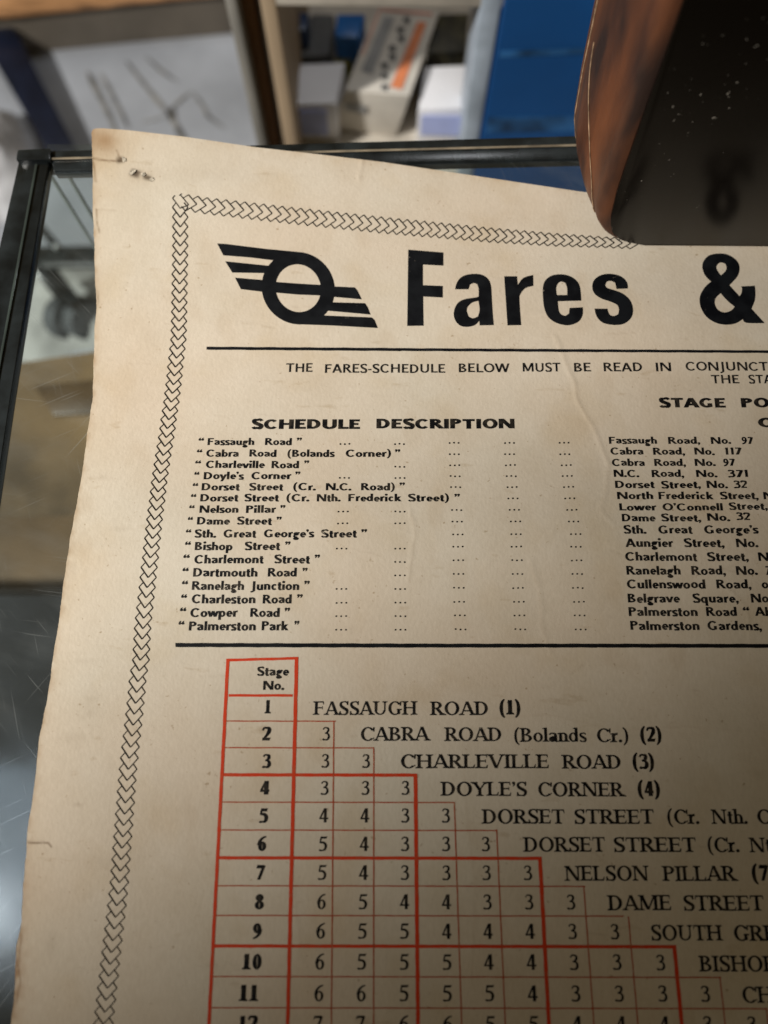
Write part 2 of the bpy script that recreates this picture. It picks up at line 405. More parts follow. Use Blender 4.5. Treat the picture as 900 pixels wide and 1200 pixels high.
# ------------------------------------------------------------------ lettering: own stroke-built alphabets
class G:
    def __init__(s, st): s.st = st; s.add = []; s.cut = []
    def poly(s, pts): s.add.append(pts)
    def hole(s, pts): s.cut.append(pts)
    def rect(s, x0, y0, x1, y1): s.poly([(x0, y0), (x1, y0), (x1, y1), (x0, y1)])
    def vs(s, x, y0, y1, top=1, bot=1, w=None):           # upright stem, centred on x
        w = w or s.st['K']; s.rect(x - w/2, y0, x + w/2, y1)
        if s.st['serif']:
            if bot: s.serif(x, y0, 1, w)
            if top == 1: s.serif(x, y1, -1, w)
            elif top == 2: s.poly([(x - w/2, y1), (x - w/2 - .12, y1 - .05), (x - w/2 - .12, y1 - .09), (x - w/2, y1 - .1), (x, y1 - .05)])
    def serif(s, x, y, d, w, h=None):
        e = h or (w/2 + .13); t = s.st['T'] * .8
        s.rect(x - e, min(y, y + d*t), x + e, max(y, y + d*t))
        s.poly([(x - w/2 - .07, y + d*t*.9), (x + w/2 + .07, y + d*t*.9), (x + w/2, y + d*(t + .07)), (x - w/2, y + d*(t + .07))])
    def hb(s, x0, x1, y, w=None):
        w = w or s.st['T']; s.rect(x0, y - w/2, x1, y + w/2)
    def db(s, x0, y0, x1, y1, w, sf=0):
        ln = math.hypot(x1 - x0, y1 - y0); h = w * ln / max(abs(y1 - y0), 1e-3) / 2
        s.poly([(x0 - h, y0), (x0 + h, y0), (x1 + h, y1), (x1 - h, y1)])
        if s.st['serif']:
            if sf & 1: s.serif(x0, y0, 1 if y1 > y0 else -1, w, w/2 + .13)
            if sf & 2: s.serif(x1, y1, -1 if y1 > y0 else 1, w, w/2 + .13)
    def arc(s, cx, cy, rx, ry, a0, a1, wx=None, wy=None, n=None):   # ring sector, outer radii rx, ry
        wx = wx or s.st['K'] * s.st['R']; wy = wy or s.st['T']
        n = n or max(5, int(abs(a1 - a0) / 18))
        for i in range(n):
            p = []
            for a, inn in ((i, 0), (i+1, 0), (i+1, 1), (i, 1)):
                t = math.radians(a0 + (a1 - a0) * a / n)
                p.append((cx + (rx - wx*inn) * math.cos(t), cy + (ry - wy*inn) * math.sin(t)))
            s.poly(p)
    def path(s, pts, ws):                                  # smooth stroke through points, width per point
        P_ = []; Wd = []
        for i in range(len(pts) - 1):
            p0 = pts[max(i-1, 0)]; p1 = pts[i]; p2 = pts[i+1]; p3 = pts[min(i+2, len(pts)-1)]
            for k in range(4):
                t = k / 4
                P_.append(tuple(.5*((2*p1[c]) + (-p0[c]+p2[c])*t + (2*p0[c]-5*p1[c]+4*p2[c]-p3[c])*t*t + (-p0[c]+3*p1[c]-3*p2[c]+p3[c])*t**3) for c in (0, 1)))
                Wd.append(ws[i] + (ws[i+1] - ws[i]) * t)
        P_.append(pts[-1]); Wd.append(ws[-1])
        L_ = []; R_ = []
        for i, p in enumerate(P_):
            a = P_[max(i-1, 0)]; b = P_[min(i+1, len(P_)-1)]
            dx, dy = b[0]-a[0], b[1]-a[1]; l = math.hypot(dx, dy) or 1
            nx_, ny_ = -dy/l, dx/l
            L_.append((p[0] + nx_*Wd[i]/2, p[1] + ny_*Wd[i]/2)); R_.append((p[0] - nx_*Wd[i]/2, p[1] - ny_*Wd[i]/2))
        for i in range(len(P_) - 1): s.poly([L_[i], L_[i+1], R_[i+1], R_[i]])
    def dot(s, x, y, r, ry=None):
        s.poly([(x + r*math.cos(k*math.pi/5), y + (ry or r)*math.sin(k*math.pi/5)) for k in range(10)])

def spath(g, x, w_, y0, y1, k, t, sf):                      # the S shape
    h = y1 - y0; m = (y0 + y1) / 2; T = t
    pts = [(x + .93*w_, y0 + .80*h), (x + .72*w_, y0 + .95*h), (x + .45*w_, y1 - T/2), (x + .18*w_, y0 + .88*h), (x + .13*w_, y0 + .72*h), (x + .30*w_, y0 + .58*h),
           (x + .55*w_, y0 + .48*h), (x + .82*w_, y0 + .37*h), (x + .88*w_, y0 + .22*h), (x + .74*w_, y0 + .07*h), (x + .48*w_, y0 + T/2), (x + .22*w_, y0 + .06*h), (x + .05*w_, y0 + .2*h)]
    kk = k
    g.path(pts, [t, t, t, (t+kk)/2, kk*.85, kk, kk, kk, kk*.85, (t+kk)/2, t, t, t])
    if sf:
        g.db(x + .90*w_, y0 + .72*h, x + .92*w_, y1 + .01, t*.9); g.db(x + .05*w_, y0 - .01, x + .07*w_, y0 + .28*h, t*.9)

def glyph(ch, st):
    g = G(st); K, T, S = st['K'], st['T'], st['serif']; D = K if S else K; DT = T if S else K*.95
    xh = st['xh']; e = .3 if S else .08       # side room
    lk = K * (.95 if S else .98)
    x = .0
    if ch == 'A':
        g.db(.10, 0, .44, 1, DT, 1); g.db(.82, 0, .45, 1, K, 1); g.hb(.22, .70, .32); a = .92
    elif ch == 'B':
        g.vs(.18, 0, 1); g.arc(.36, .755, .32, .245, -90, 90); g.arc(.38, .265, .38, .265, -90, 90)
        for y in (1 - T/2, .51 , T/2): g.hb(.1 if y != .51 else .18, .39, y)
        a = .82
    elif ch == 'C' or ch == 'G':
        g.arc(.50, .5, .46, .52, 42 if not S else 35, 318 if ch == 'C' else 325)
        if S: g.db(.86, .68, .88, 1.0, T)
        if ch == 'G':
            g.rect(.84 - K, .05, .84, .45)
            g.hb(.58 if not S else .62, .84 if not S else .96, .45 - T/2)
            a = .98
        else:
            if S: g.path([(.84, .16), (.88, .24)], [T, T*.5])
            a = .92
    elif ch == 'D':
        g.vs(.18, 0, 1); g.arc(.38, .5, .48, .5, -90, 90); g.hb(.1, .39, 1 - T/2); g.hb(.1, .39, T/2); a = .93
    elif ch in 'EF':
        g.vs(.18, 0, 1); g.hb(.18, .68, 1 - T/2); g.hb(.18, .60, .52)
        if ch == 'E': g.hb(.18, .70, T/2)
        if S:
            g.poly([(.68, 1), (.70, .76), (.66, .76), (.62, 1 - T)]); g.rect(.58, .40, .62, .64)
            if ch == 'E': g.poly([(.70, 0), (.74, .26), (.70, .26), (.62, T)])
        a = .78 if S else .74
    elif ch == 'H':
        g.vs(.20, 0, 1); g.vs(.82, 0, 1); g.hb(.2, .82, .52); a = 1.02
    elif ch == 'I':
        g.vs(.2, 0, 1); a = .40
    elif ch == 'J':
        g.rect(.22, -.1, .22 + K, 1); g.path([(.22 + K*.55, 0), (.18 + K*.4, -.14), (.05, -.22)], [K, K*.8, T]); a = .32 + K
    elif ch == 'K':
        g.vs(.18, 0, 1); g.db(.28, .42, .70, 1, DT, 2); g.db(.42, .55, .78, 0, K, 2); a = .86
    elif ch == 'L':
        g.vs(.18, 0, 1); g.hb(.18, .68, T/2)
        if S: g.poly([(.68, 0), (.73, .28), (.69, .28), (.60, T)])
        a = .76 if S else .68
    elif ch == 'M':
        g.vs(.16, 0, 1, w=DT); g.vs(1.02, 0, 1)
        g.db(.56, .05, .18, 1, K); g.db(.56, .05, .98, 1, DT); a = 1.2
    elif ch == 'N':
        g.vs(.16, 0, 1, w=DT); g.vs(.86, 0, 1, w=DT, bot=0); g.db(.84, 0, .18, 1, K); a = 1.02
    elif ch in 'OQ':
        g.arc(.51, .5, .47, .52, 0, 360, n=22)
        if ch == 'Q': g.db(.9, -.16, .58, .22, K*.8)
        a = 1.02
    elif ch in 'PR':
        g.vs(.18, 0, 1); g.arc(.38, .73, .34, .27, -90, 90); g.hb(.1, .39, 1 - T/2); g.hb(.18, .39, .46 + T/2)
        if ch == 'R': g.db(.78, 0, .42, .48, K, 1); a = .86
        else: a = .76
    elif ch == 'S': spath(g, .07, .60, -.01, 1.01, K*1.1, max(T, K*.45), S); a = .72
    elif ch == 'T':
        g.vs(.42, 0, 1, top=0); g.hb(.04, .80, 1 - T/2)
        if S:
            g.poly([(.04, 1), (.02, .74), (.06, .74), (.12, 1)]); g.poly([(.80, 1), (.82, .74), (.78, .74), (.72, 1)])
        a = .84
    elif ch == 'U':
        g.vs(.20, .3, 1, bot=0); g.vs(.80, .3, 1, bot=0, w=DT)
        o = .20 - K/2; g.arc((o + .80 + DT/2)/2, .34, (.80 + DT/2 - o)/2, .35, 180, 360, wx=K if not S else K*.8); a = 1.0
    elif ch == 'V':
        g.db(.46, 0, .10, 1, K, 2); g.db(.46, 0, .82, 1, DT, 2); a = .92
    elif ch == 'W':
        g.db(.36, 0, .08, 1, K); g.db(.36, 0, .64, 1, DT); g.db(.92, 0, .64, 1, K); g.db(.92, 0, 1.20, 1, DT); a = 1.28
    elif ch == 'Y':
        g.vs(.44, 0, .48, top=0); g.db(.44, .44, .10, 1, K, 2); g.db(.44, .44, .80, 1, DT, 2); a = .88
    # lower case
    elif ch == 'a':
        g.path([(.08, xh*.78), (.18, xh*.93), (.32, xh - T/2), (.45, xh*.86), (.48, xh*.66)], [T*1.2, T, T, K*.8, K])
        g.rect(.48 - K/2, .03, .48 + K/2, xh*.7)
        g.arc(.27, xh*.29, .23, xh*.31, 75, 325, wx=K*.9); g.hb(.27, .46, xh*.57)
        if S: g.path([(.48, .06), (.56, .02), (.62, .05)], [K*.8, T, T*.8])
        a = .64
    elif ch in 'bdpq':
        up = ch in 'bd'; left = ch in 'bp'
        cx = .36 if left else .30; sx = .15 if left else .51
        g.arc(cx, xh/2, .29, xh/2 + .02, 0, 360, wx=K*.92, n=18)
        g.vs(sx, 0 if up else -.34, 1.03 if up else xh, top=2 if (up or left) else 0, bot=0 if up else 1); a = .68
    elif ch in 'ce':
        g.arc(.32, xh/2, .28, xh/2 + .02, 38 if ch == 'c' else 0, 318, wx=K*.92, n=14)
        if ch == 'e': g.hb(.08, .60, xh*.5)
        a = .60
    elif ch == 'f':
        g.vs(.2, 0, .8, top=0); g.path([(.2, .78), (.24, .95), (.38, 1.0)], [K, K*.8, T]); g.hb(.04, .38, xh - T/2); a = .40
    elif ch == 'g':
        g.arc(.30, xh*.66, .25, xh*.36, 0, 360, wx=K*.85, n=16); g.hb(.42, .62, xh - T/2)
        g.arc(.30, -.16, .27, .19, 0, 360, wx=K*.7, n=16); g.path([(.16, xh*.36), (.10, xh*.2), (.22, .06), (.40, .02)], [T, T, K*.8, T]); a = .62
    elif ch in 'hnmu':
        if ch == 'u':
            g.vs(.16, .2, xh, top=2, bot=0); g.vs(.52, 0, xh, top=2, bot=1 if S else 0); g.arc(.33, .22, .17 + K/2, .24, 180, 350, wx=K); a = .68
        else:
            g.vs(.16, 0, 1.03 if ch == 'h' else xh, top=2)
            g.arc(.33, xh - .24, .19 + K/2, .26, 0, 150, wx=K); g.vs(.52, 0, xh - .2, top=0); a = .68
            if ch == 'm': g.arc(.69, xh - .24, .19 + K/2, .26, 0, 150, wx=K); g.vs(.88, 0, xh - .2, top=0); a = 1.04
    elif ch == 'i': g.vs(.16, 0, xh, top=2); g.dot(.16, .92, K*.62); a = .32
    elif ch == 'k':
        g.vs(.16, 0, 1.03, top=2); g.db(.22, xh*.36, .52, xh, DT); g.db(.34, xh*.5, .58, 0, K, 2); a = .62
    elif ch == 'l': g.vs(.16, 0, 1.03, top=2); a = .32
    elif ch == 'o': g.arc(.34, xh/2, .31, xh/2 + .02, 0, 360, wx=K*.92, n=18); a = .68
    elif ch == 'r': g.vs(.16, 0, xh, top=2); g.path([(.2, xh*.6), (.28, xh*.88), (.44, xh*.92)], [T, K*.7, K*.95]); a = .46
    elif ch == 's': spath(g, .05, .42, -.01, xh + .01, K*.9, max(T, K*.5), 0); a = .50
    elif ch == 't': g.rect(.20 - K/2, .1, .20 + K/2, xh + .2); g.hb(.04, .38, xh - T/2); g.path([(.20, .14), (.25, .04), (.40, .05)], [K, K*.8, T]); a = .42
    elif ch in 'vy':
        g.db(.31, 0, .07, xh, K); g.db(.31, 0, .55, xh, DT); a = .62
        if ch == 'y': g.db(.18, -.32, .34, .1, DT)
    elif ch == 'w':
        g.db(.26, 0, .07, xh, K); g.db(.26, 0, .46, xh, DT); g.db(.66, 0, .46, xh, K); g.db(.66, 0, .86, xh, DT); a = .92
    # figures
    elif ch == '1':
        g.rect(.32 - K/2, 0, .32 + K/2, 1); g.poly([(.32, 1), (.32 - K/2, .92), (.14, .84), (.14, .79), (.34, .83)])
        if S: g.serif(.32, 0, 1, K)
        a = .64 if S else .52
    elif ch == '2':
        g.path([(.08, .74), (.16, .92), (.34, 1 - T/2), (.52, .88), (.52, .66), (.36, .38), (.12, .07)], [T, T*1.2, T*1.2, K*.85, K, K*.7, T])
        g.rect(.07, 0, .60, K*.72 if S else T)
        if S: g.poly([(.56, 0), (.65, .22), (.61, .22), (.52, .1)])
        a = .68
    elif ch == '3':
        g.path([(.10, .80), (.18, .93), (.34, 1 - T/2), (.50, .87), (.49, .70), (.38, .58), (.24, .53)], [T, T, T, K*.8, K*.9, T*1.2, T])
        g.path([(.24, .54), (.42, .52), (.54, .40), (.55, .22), (.44, .06), (.28, T/2), (.14, .05), (.07, .12)], [T, T*1.2, K*.8, K, K*.7, T, T*1.3, K*.7]); a = .66
    elif ch == '4':
        g.rect(.44 - K/2, 0, .44 + K/2, 1); g.db(.10, .30, .40, 1, T*1.1); g.hb(.04, .64, .28, max(T, K*.6)); a = .68
    elif ch == '5':
        g.rect(.16, 1 - (K*.75 if S else T), .58, 1); g.poly([(.58, 1), (.64, 1.04), (.60, .92), (.56, .9)]) if S else None
        g.db(.11, .56, .19, 1, T*1.1); g.path([(.12, .56), (.30, .60), (.48, .50), (.54, .32), (.46, .10), (.28, T/2), (.12, .05), (.07, .11)], [T, T*1.5, K*.9, K, K*.8, T, T*1.3, K*.6]); a = .66
    elif ch == '6':
        g.arc(.34, .32, .29, .335, 0, 360, wx=K*.92, n=18); g.path([(.60, 1.0), (.36, .90), (.16, .66), (.09, .38)], [T*.8, T*1.3, K*.8, K*.8]); a = .68
    elif ch == '7':
        g.rect(.10, 1 - (K*.8 if S else T), .60, 1); g.db(.24, 0, .58, .95, max(T*1.6, K*.7)); a = .64
        if S: g.poly([(.10, 1), (.04, .76), (.08, .76), (.18, .9)])
    elif ch == '8':
        g.arc(.34, .76, .24, .25, 0, 360, wx=K*.8, n=18); g.arc(.34, .27, .28, .29, 0, 360, wx=K*.85, n=18); a = .68
    elif ch == '9':
        g.arc(.34, .68, .29, .335, 0, 360, wx=K*.92, n=18); g.path([(.08, 0), (.32, .10), (.52, .34), (.59, .62)], [T*.8, T*1.3, K*.8, K*.8]); a = .68
    elif ch == '0': g.arc(.34, .5, .29, .515, 0, 360, wx=K*.9, n=18); a = .68
    elif ch in '()':
        p = [(.34, 1.06), (.17, .82), (.11, .42), (.17, .02), (.34, -.22)]
        if ch == ')': p = [(.40 - u, v) for u, v in p]
        g.path(p, [T*.7, K*.7, K*.9, K*.7, T*.7]); a = .42
    elif ch == '.': g.dot(.13, .07 + .02, K*.62); a = .27
    elif ch == ',': g.dot(.13, .08, K*.6); g.path([(.17, .08), (.16, -.08), (.06, -.2)], [K*.7, K*.5, T*.5]); a = .27
    elif ch == '-': g.hb(.05, .35, .36, K*.8); a = .4
    elif ch == "'": g.dot(.12, .92, K*.55); g.path([(.16, .92), (.15, .78), (.07, .68)], [K*.6, K*.45, T*.5]); a = .24
    elif ch in '“”':
        for dx in (0, .30):
            if ch == '”': g.dot(.14+dx, .92, K*.62); g.path([(.18+dx, .92), (.16+dx, .76), (.05+dx, .66)], [K*.7, K*.5, T*.5])
            else: g.dot(.10+dx, .76, K*.62); g.path([(.05+dx, .76), (.08+dx, .92), (.19+dx, 1.02)], [K*.7, K*.5, T*.5])
        a = .56
    else: raise ValueError(ch)
    return g, a

def triangulate(add, cut):
    vs = []; fs = []; 
    for p in list(add) + list(cut):
        ar = sum(p[i][0]*p[(i+1) % len(p)][1] - p[(i+1) % len(p)][0]*p[i][1] for i in range(len(p)))
        p = p if ar > 0 else p[::-1]
        fs.append(list(range(len(vs), len(vs) + len(p)))); vs += [Vector(q) for q in p]
    ov, oe, of, a, b, c = delaunay_2d_cdt(vs, [], fs, 1, 1e-5)
    na = len(add)
    keep = [f for f, src in zip(of, c) if any(s < na for s in src) and not any(s >= na for s in src)]
    return np.array([(v.x, v.y) for v in ov]), keep
STY = {
 'sans':  dict(K=.232, T=.172, serif=0, xh=.66, R=1.0),
 'sansm': dict(K=.185, T=.155, serif=0, xh=.66, R=1.0),
 'wide':  dict(K=.29, T=.22, serif=0, xh=.66, R=.95),
 'serif': dict(K=.185, T=.095, serif=1, xh=.66, R=1.08),
 'serifb': dict(K=.29, T=.125, serif=1, xh=.66, R=1.05),
}
cache = {}
def glyph_tri(ch, style):
    k = (ch, style)
    if k not in cache:
        g, a = glyph(ch, STY[style]); v, f = triangulate(g.add, g.cut); cache[k] = (v, f, a)
    return cache[k]
VPX, VPY = 485.0, -2600.0
class Ink:
    """collects flat print in photo pixels, then lays it on the card"""
    def __init__(s): s.v = []; s.f = []; s.n = 0
    def put(s, v, f):
        s.v.append(np.asarray(v, float)); s.f += [[i + s.n for i in q] for q in f]; s.n += len(v)
    def word(s, txt, x0, x1, y, cap, style, y1=None, jit=.0):
        adv = 0; pos = []
        for ch in txt:
            v, f, a = glyph_tri(ch, style); pos.append((ch, adv)); adv += a
        lo = glyph_tri(txt[0], style)[0][:, 0].min(); hi = pos[-1][1] + glyph_tri(txt[-1], style)[0][:, 0].max()
        sx = (x1 - x0) / (hi - lo); y1 = y if y1 is None else y1
        for ch, p in pos:
            v, f, a = glyph_tri(ch, style)
            gx_ = x0 + (v[:, 0] + p - lo) * sx; jy = random.gauss(0, jit)
            by = y + (y1 - y) * (gx_ - x0) / max(x1 - x0, 1) + jy
            up = v[:, 1] * cap * random.uniform(1 - jit*.08, 1 + jit*.08)
            sl = (VPX - gx_) / (by - VPY)
            s.put(np.stack([gx_ + sl * up, by - up], -1), f)
    def line(s, x0, y0, x1, y1, w_, horiz=True, step=6):
        n_ = max(2, int(math.hypot(x1-x0, y1-y0) / step))
        v = []; f = []
        ph = random.uniform(0, 6)
        for i in range(n_ + 1):
            t = i / n_; x = x0 + (x1-x0)*t; y = y0 + (y1-y0)*t; o = .10 * math.sin(i*.9 + ph)
            ww = w_ * (1 + .05 * math.sin(i * 1.7 + ph))
            if horiz: v += [(x, y - ww/2 + o), (x, y + ww/2 + o)]
            else: v += [(x - ww/2 + o, y), (x + ww/2 + o, y)]
            if i: k = 2*i; f.append([k-2, k-1, k+1, k])
        s.put(v, f)
    def build(s, name, m, parent, off=.00012):
        v = np.concatenate(s.v); p = on_card(v[:, 0], v[:, 1], off)
        fs = []
        for q in s.f:
            a, b, c = p[q[0]], p[q[1]], p[q[2]]
            fs.append(q if np.cross(b - a, c - a)[2] > 0 else q[::-1])
        return mesh_obj(name, p, fs, m, parent)

# border of interlaced links
ib = Ink()
def quadline(a, b, w_):
    dx, dy = b[0]-a[0], b[1]-a[1]; l = math.hypot(dx, dy); nx_, ny_ = -dy/l*w_/2, dx/l*w_/2
    return [(a[0]+nx_, a[1]+ny_), (b[0]+nx_, b[1]+ny_), (b[0]-nx_, b[1]-ny_), (a[0]-nx_, a[1]-ny_)]
def link(c, fwd, side, hw, hh, lw):
    """one link: V pointing along fwd, short ticks behind"""
    def q(u, v): return (c[0] + side[0]*u*hw + fwd[0]*v*hh, c[1] + side[1]*u*hw + fwd[1]*v*hh)
    L_, B_, R_ = q(-1, 0), q(0, 1), q(1, 0)
    tl, tr = q(-.5, -.5), q(.5, -.5)
    polys = [quadline(L_, B_, lw), quadline(R_, B_, lw*.8), quadline(L_, tl, lw*.7), quadline(R_, tr, lw*.85)]
    v, f = triangulate(polys, []); ib.put(v, f)
def norm(a, b):
    l = math.hypot(a, b); return (a/l, b/l)
BX = [(232,211),(285,211),(360,210),(397,209),(403,208),(453,203),(510,195),(560,187),(617,180),(677,177),(700,171),(733,167),(772,165),(793,161.5),(825,158.5),(900,150),(975,144),(1042,139),(1125,129),(1192,122),(1260,114)]
BX = [(a, b) for a, b in BX if a not in (677,)]
y = 243.0
while y < 1215:
    sp = np.interp(y, [232, 380, 450, 600, 700, 800, 1000, 1200], [11.3, 10.9, 10.2, 10.9, 12.0, 12.7, 13.4, 14.2])
    x = np.interp(y, [p[0] for p in BX], [p[1] for p in BX]); x2 = np.interp(y + 25, [p[0] for p in BX], [p[1] for p in BX])
    f = norm((x2 - x) / 25, 1); hw = np.interp(y, [232, 600, 1200], [9.0, 9.3, 11.6])
    link((x + random.gauss(0, .12), y), f, (1, 0.02), hw, sp * 1.04, 1.6); y += sp
BY = [(208,236.5),(222,238),(244,241.6),(267,244),(288,246.5),(345,253),(445,263.5),(460,265),(510,269.5),(575,275.5),(650,281),(710,284),(760,286)]
x = 219.0
while x < 742:
    sp = np.interp(x, [220, 300, 450, 520, 700], [11.1, 11.0, 10.2, 9.8, 9.6])
    y = np.interp(x, [p[0] for p in BY], [p[1] for p in BY]); y2 = np.interp(x + 30, [p[0] for p in BY], [p[1] for p in BY])
    f = norm(1, (y2 - y) / 30); hw = np.interp(x, [220, 300, 450, 575, 650, 710], [9.6, 9.8, 9.6, 8.6, 7.6, 6.4])
    link((x, y), f, (-f[1] - .05, f[0]), hw, sp * 1.04, 1.45); x += sp
# corner link
for a, b in [((202,232),(211,244)), ((211,244),(221,240)), ((211,228),(221,240)), ((202,232),(205,229)), ((213,227),(210,229))]:
    v, f_ = triangulate([quadline(a, b, 1.2)], []); ib.put(v, f_)
ib.build('border_print', M_inkgrey, root)

# emblem
def smooth_poly(pts, ang=48):
    n = len(pts); out = []
    def corner(i):
        a, b, c = pts[i-1], pts[i], pts[(i+1) % n]
        t = math.degrees(abs(math.atan2((b[0]-a[0])*(c[1]-b[1]) - (b[1]-a[1])*(c[0]-b[0]), (b[0]-a[0])*(c[0]-b[0]) + (b[1]-a[1])*(c[1]-b[1]))))
        return t > ang
    cs = [corner(i) for i in range(n)]
    for i in range(n):
        p1, p2 = pts[i], pts[(i+1) % n]
        p0 = p1 if cs[i] else pts[i-1]; p3 = p2 if cs[(i+1) % n] else pts[(i+2) % n]
        for k in range(3):
            t = k / 3
            out.append(tuple(.5*((2*p1[c]) + (-p0[c]+p2[c])*t + (2*p0[c]-5*p1[c]+4*p2[c]-p3[c])*t*t + (-p0[c]+3*p1[c]-3*p2[c]+p3[c])*t**3) for c in (0, 1)))
    return out
def tr(pts, bx, by, s): return [(bx + x/s, by + y/s) for x, y in pts]
em = []
c4 = lambda p: tr(p, 250, 275, 9); c5 = lambda p: tr(p, 345, 275, 9)
em.append(c4([(40,92),(130,97),(560,150),(900,182)]) + [(352,308),(340,309),(330,309)] + c4([(625,270),(380,240),(105,218)]))
em.append(c4([(125,280),(350,303),(595,328),(640,420),(560,412),(530,405),(200,400)]))
em.append(c4([(228,453),(525,478),(620,500),(600,606),(515,602),(290,575)]))
ring_n = 44
for i in range(ring_n):
    p = []
    for a, r_ in ((i, 0), (i+1, 0), (i+1, 1), (i, 1)):
        t = 2*math.pi*a/ring_n; rx, ry = ((42.9, 42.6), (26.6, 28.0))[r_]
        p.append((349.4 + rx*math.cos(t) + .02*ry*math.sin(t), 337.7 + ry*math.sin(t) + .03*rx*math.cos(t)))
    em.append(p)
em.append([(316,329.8),(349,332.2),(382,334.2),(382,346.5),(349,345.2),(316,342.3)])
em.append(c5([(395,545),(635,555),(665,590),(710,682),(400,655),(340,640),(340,545)]))
em.append(c5([(380,712),(745,722),(775,770),(803,843),(325,800),(300,760)]))
em.append([(349,380),(349,367.5),(358,367.0),(367,367)] + c5([(320,852),(815,872),(845,900),(880,985),(400,958)]))
iv = Ink(); v, f = triangulate(em, []); iv.put(v, f); iv.build('winged_wheel_emblem', M_inkbig, root)

# heading letters
heading = Ink
cF = lambda p: tr(p, 460, 280, 6); cG = lambda p: tr(p, 600, 280, 6); cH = lambda p: tr(p, 800, 280, 9)
LET = [
 (cF([(110,75),(357,95),(357,188),(213,180),(213,325),(353,330),(353,412),(215,405),(218,610),(103,612)]), []),
 (cF([(440,354),(447,320),(470,280),(510,255),(570,245),(630,252),(675,285),(693,335),(697,400),(705,530),(712,606),(612,608),(610,575),(580,605),(530,618),(480,612),(445,580),(430,535),(440,480),(470,440),(520,420),(580,412),(605,405),(605,350),(595,318),(570,310),(545,320),(533,354)]),
  [cF([(604,435),(560,447),(530,475),(522,505),(535,545),(565,558),(600,545),(612,500)])]),
 ([(590.8,323.7),(605.8,323.7),(606.7,334),(613.3,325.5),(624.7,322.2),(625,335),(615.8,337.5),(610,344.2),(608.7,351.7),(610.8,381),(594.7,381.3)], []),
 (cG([(217,340),(235,290),(280,257),(345,248),(410,262),(460,300),(480,350),(487,434),(322,438),(328,500),(345,530),(375,541),(400,525),(405,485),(497,480),(497,530),(475,575),(430,600),(380,607),(310,590),(255,550),(228,490),(218,420)]),
  [cG([(315,394),(310,345),(325,310),(350,300),(375,310),(387,345),(388,394)])]),
 (cG([(735,352),(815,348),(808,305),(770,265),(700,245),(630,252),(580,285),(563,335),(580,385),(630,420),(690,440),(740,465),(752,500),(745,530),(715,542),(685,530),(670,490),(580,490),(595,545),(640,590),(720,605),(790,595),(840,550),(850,490),(830,430),(780,385),(720,360),(670,345),(655,325),(665,300),(695,295),(725,308)]), []),
 (cH([(390,153),(460,160),(540,200),(590,260),(600,320),(580,390),(530,450),(492,487),(600,605),(620,570),(625,520),(615,500),(760,493),(767,560),(760,650),(725,735),(865,888),(670,885),(635,845),(560,890),(460,905),(350,885),(250,820),(190,720),(178,630),(200,560),(250,490),(300,450),(240,390),(210,320),(212,250),(260,185),(320,160)]),
  [cH([(405,248),(370,265),(355,300),(370,340),(403,385),(450,340),(463,300),(450,262)]), cH([(400,572),(350,620),(338,680),(370,745),(440,775),(510,755),(548,715),(470,650)])]),
]
for outp, holes in LET:
    v, f = triangulate([smooth_poly(outp)], [smooth_poly(h) for h in holes])
    # split long triangles so the letter follows the card
    k = Ink(); k.put(v, f); k.build('heading_letter', M_inkbig, root)

# rules
k = Ink(); k.line(242, 408, 470, 409.6, 3.6); k.line(470, 409.6, 700, 411, 3.4); k.line(700, 411, 1100, 413.2, 3.2); k.build('heading_rule', M_inkbig, root)
k = Ink(); k.line(205.5, 755.9, 500, 756.6, 4.8); k.line(500, 756.6, 700, 756.6, 4.6); k.line(700, 756.6, 1100, 757.2, 4.6); k.build('heading_rule', M_inkbig, root)

def textline(name, words, y, cap, style, m=M_ink, jit=.12, y1s=None):
    k = Ink()
    for wd in words:
        t, x0, x1 = wd[:3]; dy = wd[3] if len(wd) > 3 else 0
        st = wd[4] if len(wd) > 4 else style
        k.word(t, x0, x1, y + dy, cap, st, jit=jit)
    return k.build(name, m, root)
textline('notice_line', [('THE',335,366,0),('FARES-SCHEDULE',380.7,521.7,.8),('BELOW',537.7,597.3,.1),('MUST',612.7,657,-.6),('BE',673,692.7,-.6),('READ',707.7,752.7,-.8),('IN',769,786.7,-.8),('CONJUNCTION',804,933,-1.6)], 436, 10.3, 'sansm')
textline('notice_line', [('THE',834,866.7),('STAGES',877.7,934)], 449.3, 10, 'sansm')
textline('column_heading', [('STAGE',772.7,850.7),('POINTS',869,962)], 477.5, 11.2, 'wide')
textline('column_heading', [('C',889,906)], 500.5, 11, 'wide')
textline('column_heading', [('SCHEDULE',294.5,421.7,.4),('DESCRIPTION',441,603.3,0)], 502.3, 11.4, 'wide')
